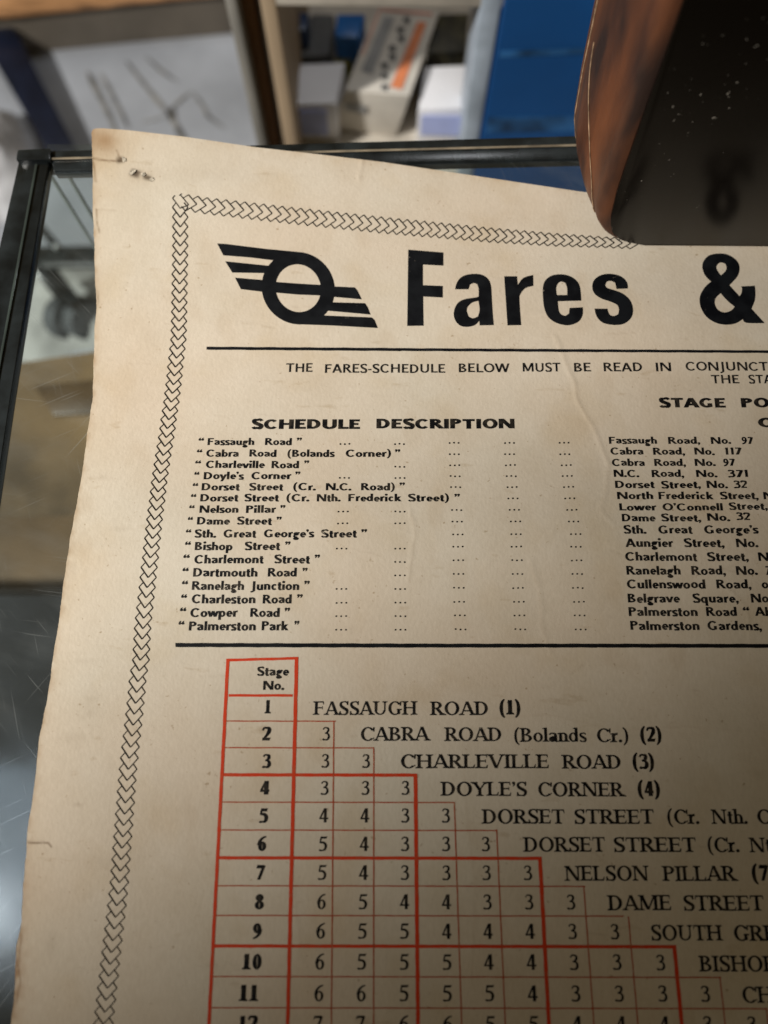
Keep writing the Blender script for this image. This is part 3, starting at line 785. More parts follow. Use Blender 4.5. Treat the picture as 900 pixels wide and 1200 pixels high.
SCH = [
 (521.6,8.3,[('“',232,238.5),('Fassaugh',243,297.6),('Road',310.4,341.6),('”',347.4,353.4)],[404,468,532,597,661]),
 (535.4,8.4,[('“',230,236.5),('Cabra',241.4,279.2),('Road',292,323.6),('(Bolands',336.6,392),('Corner)',405,458),('”',462.6,469)],[532.3,597,661.8]),
 (548.6,8.5,[('“',228,235),('Charleville',241,310),('Road',318,350),('”',356,362)],[468.4,532.8,598,663.5]),
 (561.6,8.5,[('“',227,233),("Doyle's",238.4,285.6),('Corner',294.4,341),('”',345.6,351.6)],[403.5,468.6,533.2,599,664.6]),
 (574.6,8.5,[('“',225,231.6),('Dorset',236,280.6),('Street',291.6,331.6),('(Cr.',343.4,370),('N.C.',381.6,411.6),('Road)',423,462.4),('”',468,474.4)],[533.8,600,666.2]),
 (587.5,8.6,[('“',223,229.4),('Dorset',234.4,279),('Street',286,326.6),('(Cr.',335.4,362.4),('Nth.',371,399),('Frederick',408,470.6),('Street)',478,526),('”',532.4,539)],[601,667.6]),
 (601,8.7,[('“',221,227.4),('Nelson',233.4,279),('Pillar',288,323),('”',328,334)],[402,468.6,535,602.6,670]),
 (614.8,8.9,[('“',219.4,225.4),('Dame',230.6,269),('Street',277.4,318.4),('”',323.6,329.6)],[401.4,468.6,535.6,604,672]),
 (629.8,9.2,[('“',217,223.4),('Sth.',227.6,253),('Great',261.6,300),("George's",309,368),('Street',376,418),('”',423,430)],[536.4,604.6,674.6]),
 (644.6,9.6,[('“',216,223),('Bishop',228,272),('Street',286.4,328),('”',333.6,340)],[400.2,468.6,536.6,605,674.8]),
 (660.2,9.9,[('“',214,221.6),('Charlemont',227.4,308.6),('Street',321,363),('”',368.4,374.6)],[468.6,537,605.8,675.6]),
 (675.8,10.1,[('“',213,220.4),('Dartmouth',226,301.4),('Road',313.6,347.4),('”',354,360)],[468.6,537.2,606.4,676.4]),
 (691.4,10.3,[('“',212.4,219.6),('Ranelagh',224.6,285.6),('Junction',293.4,350.4),('”',356,362.6)],[400,468.8,537.6,607,677]),
 (707.2,10.4,[('“',211.4,218.4),('Charleston',224.4,299),('Road',307.6,341.4),('”',347.6,354.4)],[400,469,538,608,678.4]),
 (723,10.5,[('“',210,217.6),('Cowper',222.6,278),('Road',293,327.4),('”',333,339.4)],[399.7,469.2,538.8,608.6,679.2]),
 (738.8,10.7,[('“',208.4,215.4),('Palmerston',221,299.4),('Park',306.4,338),('”',344.4,350.4)],[399.6,469.2,539.6,609.6,680.4]),
]
DY = [519.8,533,545.9,558.7,571.5,584.8,598.4,612,626.8,641.5,657.5,673.4,689.8,706.1,722,738.4]
for (y, cap, words, dots), dy in zip(SCH, DY):
    k = Ink()
    for t, x0, x1 in words: k.word(t, x0, x1, y, cap, 'sans', jit=.13)
    for d in dots:
        yy = y - 1 if d < 480 else dy - .8
        if d < 480 : yy = y + (dy - y) * .35 - .6
        for j in (-1, 0, 1):
            cx, cy = d + j * (5.2 + (y - 520) * .0025), yy + random.gauss(0, .15)
            k.put([(cx + 1.15*math.cos(a*math.pi/4), cy + 1.05*math.sin(a*math.pi/4)) for a in range(8)], [list(range(8))])
    k.build('schedule_line', M_ink, root)
RT = [
 (520,8.2,[('Fassaugh',713.8,770),('Road,',783.3,820.7),('No.',833.3,857),('97',869.6,883.3)]),
 (532.8,8.3,[('Cabra',715.6,754),('Road,',765.6,803),('No.',814,837.8),('117',850,870)]),
 (546,8.4,[('Cabra',717.3,755.6),('Road,',767,804),('No.',814.4,839),('97',848,862)]),
 (559,8.5,[('N.C.',719.3,749.3),('Road,',764,802),('No.',816,841),('371',853,876.7)]),
 (572,8.6,[('Dorset',721,767.3),('Street,',775,821.6),('No.',828.4,853.3),('32',860,876)]),
 (585,8.6,[('North',723.3,765.6),('Frederick',772,836.7),('Street,',844,889.3),('No.',895,920)]),
 (598.2,8.4,[('Lower',726,769.3),("O'Connell",776.7,847.3),('Street,',854.4,900,-.9)]),
 (611,8.8,[('Dame',729,768.4),('Street,',775,822),('No.',829,856,-.6),('32',863,879.6,-1.6)]),
 (625.2,9.5,[('Sth.',731,757.8),('Great',771.8,811.8),("George's",825.6,889.3)]),
 (641,10,[('Aungier',733,789),('Street,',801.8,849.3),('No.',863,889)]),
 (657.3,10.1,[('Charlemont',733,817.3),('Street,',829,877.8),('No.',889,915)]),
 (673.6,10.4,[('Ranelagh',734.4,797.8),('Road,',810.7,851),('No.',863,888.4),('7',898,905)]),
 (689.6,10.4,[('Cullenswood',735,827),('Road,',840,881),('opp.',893,922)]),
 (706.2,10.4,[('Belgrave',736,797),('Square,',812,866),('No.',880.4,905)]),
 (722,10.5,[('Palmerston',737,817.8),('Road',828,863.8),('“',871,879),('Abb',885,914)]),
 (738.4,10.7,[('Palmerston',739,820),('Gardens,',829.6,893.3)]),
]
for y, cap, words in RT: textline('stage_point_line', words, y, cap, 'sans', jit=.14)

# red stage table
def redrule(x0, y0, x1, y1, w_, horiz, thick):
    k = Ink(); k.line(x0, y0, x1, y1, w_, horiz); k.build('thick_red_rule' if thick else 'thin_red_rule', M_red if thick else M_redthin, root, .00009 if horiz else .00013)
redrule(265, 773.6, 349.6, 771.4, 3.2, True, 1)
redrule(267, 773, 244.7, 1200, 3.9, False, 1); redrule(244.7, 1200, 237, 1350, 4, False, 1)
redrule(347.6, 770.5, 337, 1200, 4.3, False, 1); redrule(337, 1200, 333, 1350, 4.4, False, 1)
redrule(268, 815, 343, 815, 3.0, True, 1)
for y, x0, x1, th in [(845,263,393.5,0),(876.2,262,438.5,0),(908,260,488.6,1),(940,259,533,0),(972.7,258,583,0),(1005.3,256.5,634.5,1),(1038,254.5,686,0),(1072.8,252,731,0),(1108.6,250,792.5,1),(1144.4,248,845,0),(1181,246,899,0),(1218,244,950,1)]:
    redrule(x0, y, x1, y + (x1 - x0) * .0018, 3.9 if th else 1.45, True, th)
for xa, ya, xb, th in [(391.2,845,388.2,0),(438,876,437.8,0),(486.8,907,489.8,1),(532.4,940,541,0),(582,972,592.2,0),(632.6,1004,643.3,1),(684,1038,696,0),(736.4,1074,747.6,0),(790,1107.5,799,1),(843.6,1144.5,849.8,0),(898,1181,900,0)]:
    xe = xb + (xb - xa) * (130 / max(60, 1200 - ya)) if ya < 1150 else xb + 4
    redrule(xa, ya, xb, 1200, 4.5 if th else 1.45, False, th); redrule(xb, 1200, xe, 1330, 4.6 if th else 1.45, False, th)
textline('table_heading', [('Stage',301,338.4)], 791.8, 10.4, 'sans')
textline('table_heading', [('No.',308,333)], 808.4, 10.6, 'sans')
COLX = [[(868,381.8),(1209,372.3)],[(899,428.7),(1209,422.2)],[(931,475),(1209,473.2)],[(964,522.4),(1209,524.6)],[(997,569.4),(1209,575)],[(1031,618.8),(1209,626)],[(1065,669.4),(1209,677)],[(1100,721),(1209,728.6)],[(1136,774.8),(1209,779.6)],[(1173,827.3),(1209,830)],[(1209,882),(1210,882)]]
ROWS = [
 (836.2,15.6,'1',313.4,'',[('FASSAUGH',366.4,489,1.6),('ROAD',503.6,571.8,1.9),('(1)',585.4,610,1.2,'serifb')]),
 (867.7,15.8,'2',311.8,'3',[('CABRA',422.7,505,.4),('ROAD',520.4,587.5,.8),('(Bolands',602.7,687.7,1.6),('Cr.)',700,736.7,2),('(2)',750.7,775.7,1.4,'serifb')]),
 (899.7,16,'3',311.9,'33',[('CHARLEVILLE',469.8,643.3,.6),('ROAD',658.3,727.7,1.2),('(3)',741.7,767,1,'serifb')]),
 (931.3,16.2,'4',309.7,'333',[('DOYLE\'S',516,617.7,1.4),('CORNER',631,734,2),('(4)',747.7,774,1.6,'serifb')]),
 (963.8,16.6,'5',308.5,'4433',[('DORSET',564.4,662,1.5),('STREET',673.7,767,1.7),('(Cr.',782.6,820,1.7),('Nth.',834,876.7,1.7),('C',888.4,905,1.7)]),
 (997.2,16.8,'6',306.2,'54333',[('DORSET',613,709.5,1),('STREET',720,816.4,1.2),('(Cr.',830,867,1.4),('Nth.',878.7,922,1.4)]),
 (1031,17.2,'7',305,'543333',[('NELSON',661.6,761,1.2),('PILLAR',776.4,865.8,1.4),('(7)',881.8,909,1,'serifb')]),
 (1065.4,17.5,'8',303.5,'6544333',[('DAME',712,787,1.4),('STREET',802,896,1.8)]),
 (1100,17.8,'9',301.2,'65544433',[('SOUTH',764,847.5,2.2),('GREAT',861,945,2.6)]),
 (1136.2,18.2,'10',294.7,'655544333',[('BISHOP',819.5,909,2.4)]),
 (1173.2,18.8,'11',290.9,'6655543333',[('CHARLEMONT',871,1052,2)]),
 (1209.4,19,'12',290,'77665544433',[('DARTMOUTH',923,1090,2)]),
]

def one(name, t, x0, x1, y, cap, style, m=M_ink):
    k = Ink(); k.word(t, x0, x1, y, cap, style, jit=.1); return k.build(name, m, root)
for y, cap, no, nx_, vals, words in ROWS:
    half = {'1': 3.6}.get(no, 5.4) if len(no) == 1 else 11.4
    one('stage_number', no, nx_ - half, nx_ + half, y, cap, 'serifb')
    for c, ch in enumerate(vals):
        cx = np.interp(y, [p[0] for p in COLX[c]], [p[1] for p in COLX[c]])
        hw = 4.8 * cap / 16 * (1.04 if ch == '4' else .97); rise = (c / 10) * .8
        one('fare_figure', ch, cx - hw, cx + hw, y + rise, cap, 'serif')
    for wd in words:
        t, x0, x1, dy = wd[:4]; st = wd[4] if len(wd) > 4 else 'serif'
        o = one('stage_name', t, x0, x1, y + dy, cap * (1.02 if st == 'serif' else 1.08), st)
        o['kind'] = 'stuff'

# ------------------------------------------------------------------ glass counter
def glass_material():
    m = bpy.data.materials.new('scratched_counter_glass'); m.use_nodes = True
    N, L = m.node_tree.nodes, m.node_tree.links
    N.remove(N['Principled BSDF']); out = N['Material Output']
    tc = N.new('ShaderNodeTexCoord')
    def noise(sc, det, rot=0, sx=1, loc=0):
        ro = N.new('ShaderNodeMapping'); ro.inputs['Rotation'].default_value = (0, 0, rot); ro.inputs['Location'].default_value = (loc, loc, 0)
        mp = N.new('ShaderNodeMapping'); mp.inputs['Scale'].default_value = (1, sx, 1); L.new(ro.outputs[0], mp.inputs[0])
        nz = N.new('ShaderNodeTexNoise'); nz.inputs['Scale'].default_value = sc; nz.inputs['Detail'].default_value = det
        L.new(tc.outputs['Object'], ro.inputs[0]); L.new(mp.outputs[0], nz.inputs['Vector']); return nz.outputs['Fac']
    def ramp(v, a_, b__):
        r = N.new('ShaderNodeValToRGB'); r.color_ramp.elements[0].position = a_; r.color_ramp.elements[1].position = b__
        L.new(v, r.inputs['Fac']); return r.outputs['Color']
    def math_(op, a_, b__):
        m_ = N.new('ShaderNodeMath'); m_.operation = op; L.new(a_, m_.inputs[0]); L.new(b__, m_.inputs[1]); return m_.outputs[0]
    acc = None
    for i_, (rot, sc, sx) in enumerate(((.12, 22, 46), (-.45, 20, 60), (1.25, 24, 42), (2.2, 20, 55), (.8, 26, 40))):
        l_ = math_('MULTIPLY', ramp(noise(sc, 1.5, rot, sx, i_ * 1.7), .67, .73), ramp(noise(11, 2, 0, 1, i_ * 3.1), .50, .68))
        acc = l_ if acc is None else math_('MAXIMUM', acc, l_)
    smear = ramp(noise(30, 7, .3, 2.2), .45, .8)
    class O: pass
    mx = O(); mx.outputs = [acc]
    nz = N.new('ShaderNodeTexNoise'); nz.inputs['Scale'].default_value = 22; nz.inputs['Detail'].default_value = 6
    L.new(tc.outputs['Object'], nz.inputs['Vector'])
    rg = N.new('ShaderNodeMapRange'); rg.inputs[1].default_value = .3; rg.inputs[2].default_value = .7; rg.inputs[3].default_value = .03; rg.inputs[4].default_value = .17
    L.new(nz.outputs['Fac'], rg.inputs[0])
    gl = N.new('ShaderNodeBsdfGlossy'); L.new(rg.outputs[0], gl.inputs['Roughness']); gl.inputs['Color'].default_value = (.92, .97, 1, 1)
    tp = N.new('ShaderNodeBsdfTransparent'); tp.inputs['Color'].default_value = (.86, .91, .90, 1)
    fr = N.new('ShaderNodeFresnel'); fr.inputs['IOR'].default_value = 1.55
    ma = N.new('ShaderNodeMath'); ma.operation = 'MULTIPLY_ADD'; ma.inputs[1].default_value = 1.3
    sm = N.new('ShaderNodeMath'); sm.operation = 'MULTIPLY'; sm.inputs[1].default_value = .06; L.new(mx.outputs[0], sm.inputs[0])
    L.new(fr.outputs[0], ma.inputs[0]); L.new(sm.outputs[0], ma.inputs[2])
    ge = N.new('ShaderNodeNewGeometry'); bf = N.new('ShaderNodeMath'); bf.operation = 'SUBTRACT'; bf.inputs[0].default_value = 1
    L.new(ge.outputs['Backfacing'], bf.inputs[1])
    fm = N.new('ShaderNodeMath'); fm.operation = 'MULTIPLY'; L.new(ma.outputs[0], fm.inputs[0]); L.new(bf.outputs[0], fm.inputs[1])
    m1 = N.new('ShaderNodeMixShader'); L.new(fm.outputs[0], m1.inputs[0]); L.new(tp.outputs[0], m1.inputs[1]); L.new(gl.outputs[0], m1.inputs[2])
    df = N.new('ShaderNodeBsdfDiffuse'); df.inputs['Color'].default_value = (.55, .56, .56, 1)
    dm = N.new('ShaderNodeMath'); dm.operation = 'MULTIPLY_ADD'; dm.inputs[1].default_value = .10; dm.inputs[2].default_value = .010
    sa = N.new('ShaderNodeMath'); sa.operation = 'MULTIPLY_ADD'; sa.inputs[1].default_value = .35; L.new(smear, sa.inputs[0]); L.new(mx.outputs[0], sa.inputs[2])
    L.new(sa.outputs[0], dm.inputs[0])
    m2 = N.new('ShaderNodeMixShader'); L.new(dm.outputs[0], m2.inputs[0]); L.new(m1.outputs[0], m2.inputs[1]); L.new(df.outputs[0], m2.inputs[2])
    L.new(m2.outputs[0], out.inputs['Surface'])
    return m
M_glass = glass_material()
M_blackmetal = mat('black_metal', (.016, .020, .022), .22, metal=0, var=.3, scale=60, spec=.6)
M_highlight = mat('rail_highlight', (.34, .28, .20), .35, metal=.4, var=.2, scale=80)
M_cornerglass = mat('glass_corner_edge', (.30, .33, .32), .2, var=.1, spec=.8)
M_greenedge = mat('glass_edge_green', (.05, .065, .06), .15, var=.2, spec=.8)
FLOOR = -0.75
counter = empty('glass_counter', (0.1, 0.1, -0.02))
tag(counter, 'glass topped display counter with black metal rails under the fares card', 'display counter')
ci = [P(61,182,0), P(11,462,0), P(-120,1300,0)]
YB = float(P(400,178,0)[1])
# glass pane
gl = [(ci[0][0]-.004, YB+.004), (0.75, YB+.004-.004), (0.75, -0.42), (float(P(-120,1300,0)[0])-.004, -0.42)]
bm = bmesh.new(); hexa(bm, [(x, y, -.0008) for x, y in gl], [(x, y, -.0012) for x, y in gl]); bm_obj('glass_top', bm, M_glass, counter, smooth=False)
def rail(name, quad, z1, z0, m, bevel=.0008): return prism_px(name, quad, z1, z0, m, counter, bevel)
rail('side_rail', [(24,178),(59,181),(12,462),(-112,1300),(-215,1300),(-40,462)], .0012, -.005, M_blackmetal)
rail('back_rail', [(60,176.5),(1250,142),(1250,172),(62,200)], .0008, -.006, M_blackmetal)
rail('corner_cap', [(20,175),(59,173),(59,187),(18,187)], .0030, -.010, M_blackmetal, .001)
rail('highlight_strip', [(30,185),(1250,153.5),(1250,156.3),(30,187.4)], .0020, .0013, M_highlight, .0004)  # pale strip imitates the highlight along the back rail
rail('side_strip', [(41,192),(44,192),(-6,462),(-9,462)], .0022, .0013, M_greenedge, .0003)
for dx_ in (0, .011):
    p = P(61, 190, -.03); boxw('glass_corner_edge', p[0]-.006+dx_, p[0]-.0045+dx_, p[1]-.002, p[1], FLOOR, -.036, M_cornerglass, counter)
# lower frame of the counter seen through the glass

# ------------------------------------------------------------------ floor and things beyond and below the counter
M_floor = mat('grey_floor_tile', (.36, .38, .42), .45, var=.10, scale=7, bump=.1, bscale=40)
M_vein = mat('brown_floor_streak', (.245, .235, .215), .6, var=.3, scale=40)
fl = tag(boxw('floor', -3, 3, -1.5, 4, FLOOR-.05, FLOOR, M_floor), kind='structure')
def streak(pts, wd):
    q = [P(x, y, FLOOR+.004) for x, y in pts]; v = []; f = []
    for i, p in enumerate(q):
        a = q[max(i-1,0)]; b = q[min(i+1,len(q)-1)]; d = np.array(b)-np.array(a); nn = np.array([-d[1], d[0], 0]); nn /= np.linalg.norm(nn)
        ww = wd * (.5 + random.random()) * (0.3 if i in (0, len(q)-1) else 1)
        v += [p + nn*ww/2, p - nn*ww/2]
        if i: f.append([2*i-2, 2*i-1, 2*i+1, 2*i])
    o = mesh_obj('floor_streak', v, f, M_vein, fl)
streak([(102,84),(108,96),(116,112),(124,128),(132,146),(140,168)], .007)
streak([(116,84),(124,98),(134,118),(143,136),(150,150)], .005)
streak([(148,72),(160,88),(172,103),(184,118),(196,131),(203,142),(212,158),(222,175)], .008)
streak([(196,132),(199,128),(201,138),(199,142)], .016)
streak([(199,128),(210,118),(222,108)], .005)
streak([(170,66),(190,84),(208,96)], .004)
streak([(196,134),(180,140),(165,143)], .004)
streak([(224,106),(236,122),(243,136),(262,150)], .004)
# low plinth at the top left
M_taupe = mat('taupe_front_shade', (.115, .098, .078), .7, var=.12, scale=12)  # dark taupe carries the shade of the plinth's front face
M_orange = mat('orange_brown_board', (.42, .22, .10), .5, var=.25, scale=10, stretch=(1, 6, 1))
pl = empty('low_plinth', tuple(P(100, 40, FLOOR)))
tag(pl, 'low plinth, front shade put into its colour, with an orange-brown wooden top at the upper left of the picture', 'plinth')
prism_px('plinth_base', [(-60,20),(0,14),(130,1),(300,-14),(400,-200),(-200,-200)], -.665, FLOOR+.001, M_taupe, pl)
prism_px('plinth_top', [(-64,22),(0,15.5),(130,2),(300,-13),(400,-200),(-200,-200)], -.655, -.664, M_orange, pl, .003)
# navy leg
M_navy = mat('dark_navy_paint', (.006, .009, .022), .35, var=.2, scale=20)
lg = beam('navy_bar', P(-46, -40, FLOOR+.05), P(84, 196, FLOOR+.03), .070, .03, M_navy, None, .004, .62)
tag(lg, 'dark navy bar lying across the pale floor at the left edge', 'bar')
# crumpled white bag at the far left
M_bag = mat('white_plastic_bag', (.62, .63, .66), .35, var=.1, scale=20)
def crumple(name, cx, cy, z, rx, ry, h, m, seed, parent=None, n=34):
    r_ = np.random.default_rng(seed); ph = [(r_.uniform(-1,1), r_.uniform(-1,1), r_.uniform(0,6), r_.uniform(6,24)) for _ in range(12)]
    c = P(cx, cy, z); v = []; f = []
    for i in range(n):
        for j in range(n):
            u = -1 + 2*i/(n-1); w__ = -1 + 2*j/(n-1)
            k = u*math.sqrt(1-w__*w__/2); l = w__*math.sqrt(1-u*u/2); rr = math.hypot(k, l)
            zz = h*(1-rr**2.2); b = sum(abs(math.sin((a*k+b_*l)*fq + p)) for a, b_, p, fq in ph)/12
            v.append((c[0]+k*rx*(1+.12*math.sin(5*math.atan2(l,k)+seed)), c[1]+l*ry*(1+.1*math.sin(7*math.atan2(l,k))), z + max(0, zz*(.6+.8*b)) + .001))
    for i in range(n-1):
        for j in range(n-1):
            f.append((i*n+j, (i+1)*n+j, (i+1)*n+j+1, i*n+j+1))
    return mesh_obj(name, v, f, m, parent, smooth=True)
tag(crumple('crumpled_bag', -14, 205, FLOOR, .10, .12, .10, M_bag, 3), 'crumpled white bag on the floor left of the counter rail', 'bag')
M_paper = mat('white_packing_paper', (.50, .50, .48), .7, var=.1, scale=15)
tag(crumple('packing_paper', 58, 362, FLOOR, .14, .095, .05, M_paper, 5), 'crumpled white packing paper under the grey caster wheels', 'packing paper')
# trolley base with caster
M_greyw = mat('grey_rubber', (.10, .11, .12), .5, var=.15, scale=40)
M_steel = mat('worn_steel', (.55, .57, .58), .3, metal=.8, var=.1)
tb = empty('trolley_base', tuple(P(85, 330, FLOOR)))
tag(tb, 'black metal trolley base on a grey twin-wheel caster seen through the glass', 'trolley base')
zt = FLOOR + .13
beam('cross_bar', P(40, 303, zt), P(330, 296, zt), .028, .022, M_blackmetal, tb, .004)
beam('bar_highlight', P(50, 311.5, zt+.004), P(330, 305, zt+.004), .0035, .004, M_steel, tb)  # thin bright strip standing in for the highlight along the bar
beam('leg', P(50, 312, zt-.01), P(84, 356, FLOOR+.085), .030, .02, M_blackmetal, tb, .003)
beam('cross_bar', P(44, 262, zt-.03), P(74, 298, zt-.012), .012, .01, M_blackmetal, tb, .002)
bm = bmesh.new(); bmesh.ops.create_uvsphere(bm, u_segments=12, v_segments=8, radius=.005, matrix=Matrix.Translation(P(66, 289, zt+.02))); bm_obj('screw_head', bm, M_steel, tb)
def wheel(px_, py_):
    c = P(px_, py_, FLOOR + .036)
    bm = bmesh.new()
    bmesh.ops.create_cone(bm, cap_ends=True, segments=28, radius1=.034, radius2=.034, depth=.024, matrix=Matrix.Translation(c) @ Matrix.Rotation(math.radians(62), 4, 'Z') @ Matrix.Rotation(math.radians(75), 4, 'X'))
    return bm_obj('caster_wheel', bm, M_greyw, tb, .004)
wheel(76, 372); wheel(98, 372)
# cardboard box under the counter
M_cb = mat('brown_cardboard', (.20, .128, .060), .8, var=.30, scale=6, bump=.1, bscale=60)
M_tape = mat('brown_tape', (.13, .08, .038), .35, var=.2, scale=10)
cb = empty('cardboard_box', tuple(P(60, 560, FLOOR)))
tag(cb, 'large brown cardboard box under the counter glass at the left', 'cardboard box')
prism_px('box_body', [(-90,440),(30,424),(190,398),(210,690),(-90,694)], -.42, FLOOR+.001, M_cb, cb, .003)
prism_px('box_flap', [(40,452),(190,436),(200,478),(62,486)], -.412, -.418, M_tape, cb, .001)
prism_px('packing_tape', [(-90,610),(200,600),(205,690),(-90,693)], -.4165, -.4195, M_tape, cb)
# dark lined tray below the lower left of the glass
M_slate = mat('dark_slate_felt', (.018, .020, .024), .9, var=.3, scale=14)
tag(prism_px('lined_tray', [(-260,700),(330,696),(330,1340),(-260,1340)], -.30, -.33, M_slate), 'dark felt-lined tray inside the counter below the lower left glass', 'tray')

# ---- shelf unit with boxes beyond the counter
YS = 0.62
def xz(px_, py_, Y=YS):
    p = PY(px_, py_, Y); return p[0], p[2]
def upright(name, pa, pb, m, y0, y1, parent=None, top=0.03, label=None, cat=None):
    """board standing on the floor between the two photo columns pa, pb measured at row 80"""
    x0 = xz(pa, 80, y0)[0]; x1 = xz(pb, 80, y0)[0]
    return boxw(name, x0, x1, y0, y1, FLOOR+.001, top, m, parent, .002)
M_greyb = mat('grey_board_edge', (.22, .21, .19), .6, var=.15, scale=12)
M_brownb = mat('orange_stained_wood', (.20, .10, .035), .5, var=.35, scale=14, stretch=(1,1,.2))
M_tan = mat('tan_wood', (.36, .27, .18), .6, var=.15, scale=14, stretch=(1,1,.2))
M_beige = mat('beige_shelf_edge', (.55, .50, .43), .5, var=.08)
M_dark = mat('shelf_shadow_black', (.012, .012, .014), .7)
tag(upright('standing_board', 281, 293, M_greyb, YS-.01, YS+.02), 'narrow grey board edge standing left of the orange-brown board', 'board')
tag(upright('standing_board', 294, 311, M_brownb, YS+.01, YS+.05), 'orange-brown stained wooden board standing behind the counter', 'board')
su = empty('shelf_unit', (0.0, YS, FLOOR))
tag(su, 'pale shelf unit holding boxes behind the counter', 'shelf unit')
upright('upright', 318, 335, M_tan, YS, YS+.34, su)
xa = xz(318, 80)[0]; xb = xz(578, 80)[0]
upright('upright', 553, 575, mat('pale_grey_blue_post', (.36,.42,.50), .45, var=.1), YS, YS+.06, su)
zt_ = xz(400, 9)[1]
boxw('top_rail', xa, xb, YS+.001, YS+.02, zt_, zt_+.035, M_beige, su, .002)
boxw('shelf_board', xa, xb, YS+.002, YS+.40, -.42, -.401, M_beige, su, .002)
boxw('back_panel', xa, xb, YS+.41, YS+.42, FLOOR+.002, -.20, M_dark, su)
SH = -.400
M_white = mat('white_carton', (.80, .80, .84), .5, var=.05, scale=8)
M_lav = mat('lavender_label', (.42, .48, .80), .5, var=.05)
def carton(quad, z1, label, lab=None):
    e_ = empty('paper_carton', tuple(P(*quad[0], SH))); tag(e_, label, 'carton', None)
    prism_px('carton_body', quad, z1, SH+.0005, M_white, e_, .0015)
    if lab:
        a = PY(lab[0], lab[1], P(*quad[3], z1)[1] - .0015); b = PY(lab[2], lab[3], P(*quad[3], z1)[1] - .0015)
        boxw('label', a[0], b[0], a[1]-.001, a[1], max(b[2], SH+.002), a[2], M_lav, e_)
carton([(352,75),(404,73),(394,121),(345,123)], -.345, 'white carton with a lavender label left of the leaning orange-striped box', (350,129,385,158))
carton([(498,78),(548,76),(545,126),(490,129)], -.345, 'white carton with a lavender label right of the leaning orange-striped box', (494,135,538,158))
M_cream = mat('cream_carton', (.62, .58, .52), .5, var=.06)
M_or = mat('orange_print', (.75, .24, .10), .5); M_bk = mat('black_print', (.09,.09,.095), .5); M_gr = mat('grey_print', (.30,.30,.30), .5); M_rd = mat('salmon_print', (.62,.28,.20), .5)
z1 = -.33
TL, TR, BR, BL = [P(x, y, z1) for x, y in ((443,5),(516,12),(481,112),(404,106))]
BR2, BL2 = P(464,160,SH+.001), P(389,152,SH+.001); TL2 = TL + (BL2-BL); TR2 = TR + (BR2-BR)
TL2[2] = TR2[2] = SH+.001
lb = empty('striped_carton', tuple((BL2+BR2)/2)); tag(lb, 'cream carton printed with orange and black lettering lying askew on the shelf', 'carton')
solid('carton_body', [TL,TR,BR,BL], [TL2,TR2,BR2,BL2], M_cream, lb, .002)
def onface(name, pts, m, A=TL, B=TR, C_=BR, D=BL, off=(0,0,.0012)):
    q = [A*(1-u)*(1-v) + B*u*(1-v) + C_*u*v + D*(1-u)*v + np.array(off) for u, v in pts]
    return mesh_obj(name, q, [list(range(len(q)))], m, lb)
onface('orange_stripe', [(.72,.16),(.86,.17),(.84,.95),(.66,.93)], M_or)
for u, v, w_ , h_ in ((.10,.05,.80,.03),(.05,.05,.03,.55)): onface('border_line', [(u,v),(u+w_,v),(u+w_,v+h_),(u,v+h_)], M_rd)
onface('grey_panel', [(.16,.14),(.34,.14),(.32,.80),(.14,.78)], M_gr)
for k_, (u, v) in enumerate(((.48,.12),(.44,.24),(.50,.34),(.42,.46),(.47,.56),(.40,.66),(.46,.78),(.52,.90))):
    onface('printed_mark', [(u,v),(u+.12,v+.015),(u+.10,v+.05),(u+.13,v+.085),(u+.01,v+.06)], M_bk)
onface('dark_notch', [(.06,.28),(.40,.30),(.44,.50),(.10,.44)], M_gr, BL, BR, BR2, BL2, (0,-.0015,0))
# things at the back of the shelf
def item(name, label, cat, quad, z1, m):
    return tag(prism_px(name, quad, z1, SH+.0005, m, None, .002), label, cat)
item('navy_box', 'small navy blue box at the back left of the shelf', 'box', [(336,14),(362,14),(360,34),(334,36)], -.33, mat('navy_card', (.012,.035,.10), .4))
item('grey_pouch', 'grey pouch between the navy box and the bright blue box', 'pouch', [(364,16),(392,16),(386,64),(350,66)], -.355, mat('grey_cloth', (.10,.10,.10), .8))
item('blue_box', 'bright blue box at the back of the shelf beside the striped carton', 'box', [(395,16),(428,16),(420,44),(392,42)], -.33, mat('bright_blue_card', (.01,.13,.42), .4))
item('yellow_tag', 'small yellow-green packet in front of the bright blue box', 'packet', [(396,52),(416,52),(412,70),(392,70)], -.36, mat('yellow_card', (.35,.32,.05), .5))
item('black_tray', 'dark box with olive contents behind the right white carton', 'box', [(508,16),(550,15),(546,60),(500,62)], -.34, mat('black_mesh', (.015,.014,.010), .6, var=.5, scale=60, col2=(.07,.06,.03)))
# blue panel with pale stripes
M_blue = mat('deep_blue_panel', (.004, .062, .215), .45, var=.10, scale=5)
M_pale = mat('pale_blue_stripe', (.02, .105, .28), .4, var=.3, scale=30)
x0 = xz(577, 80)[0]; x1 = x0 + .42
bp_ = empty('blue_display_panel', (x0 + .2, YS + .01, FLOOR)); tag(bp_, 'tall deep blue panel with pale blue stripes behind the counter', 'display panel')
boxw('panel', x0, x1, YS-.004, YS+.02, FLOOR+.001, .06, M_blue, bp_, .003)
def stripe(a, b, h0, h1):
    ya = YS - .0046
    z = [xz(600, v, ya)[1] for v in (a, b)]
    v = [(x0+.004, ya, z[0]), (x1-.004, ya, z[0]+h0), (x1-.004, ya, z[1]+h1), (x0+.004, ya, z[1])]
    bm = bmesh.new(); hexa(bm, v, [(p[0], YS-.0041, p[2]) for p in v]); bm_obj('stripe', bm, M_pale, bp_, smooth=False)
stripe(60, 68, .02, .03); stripe(138, 156, .012, .016)

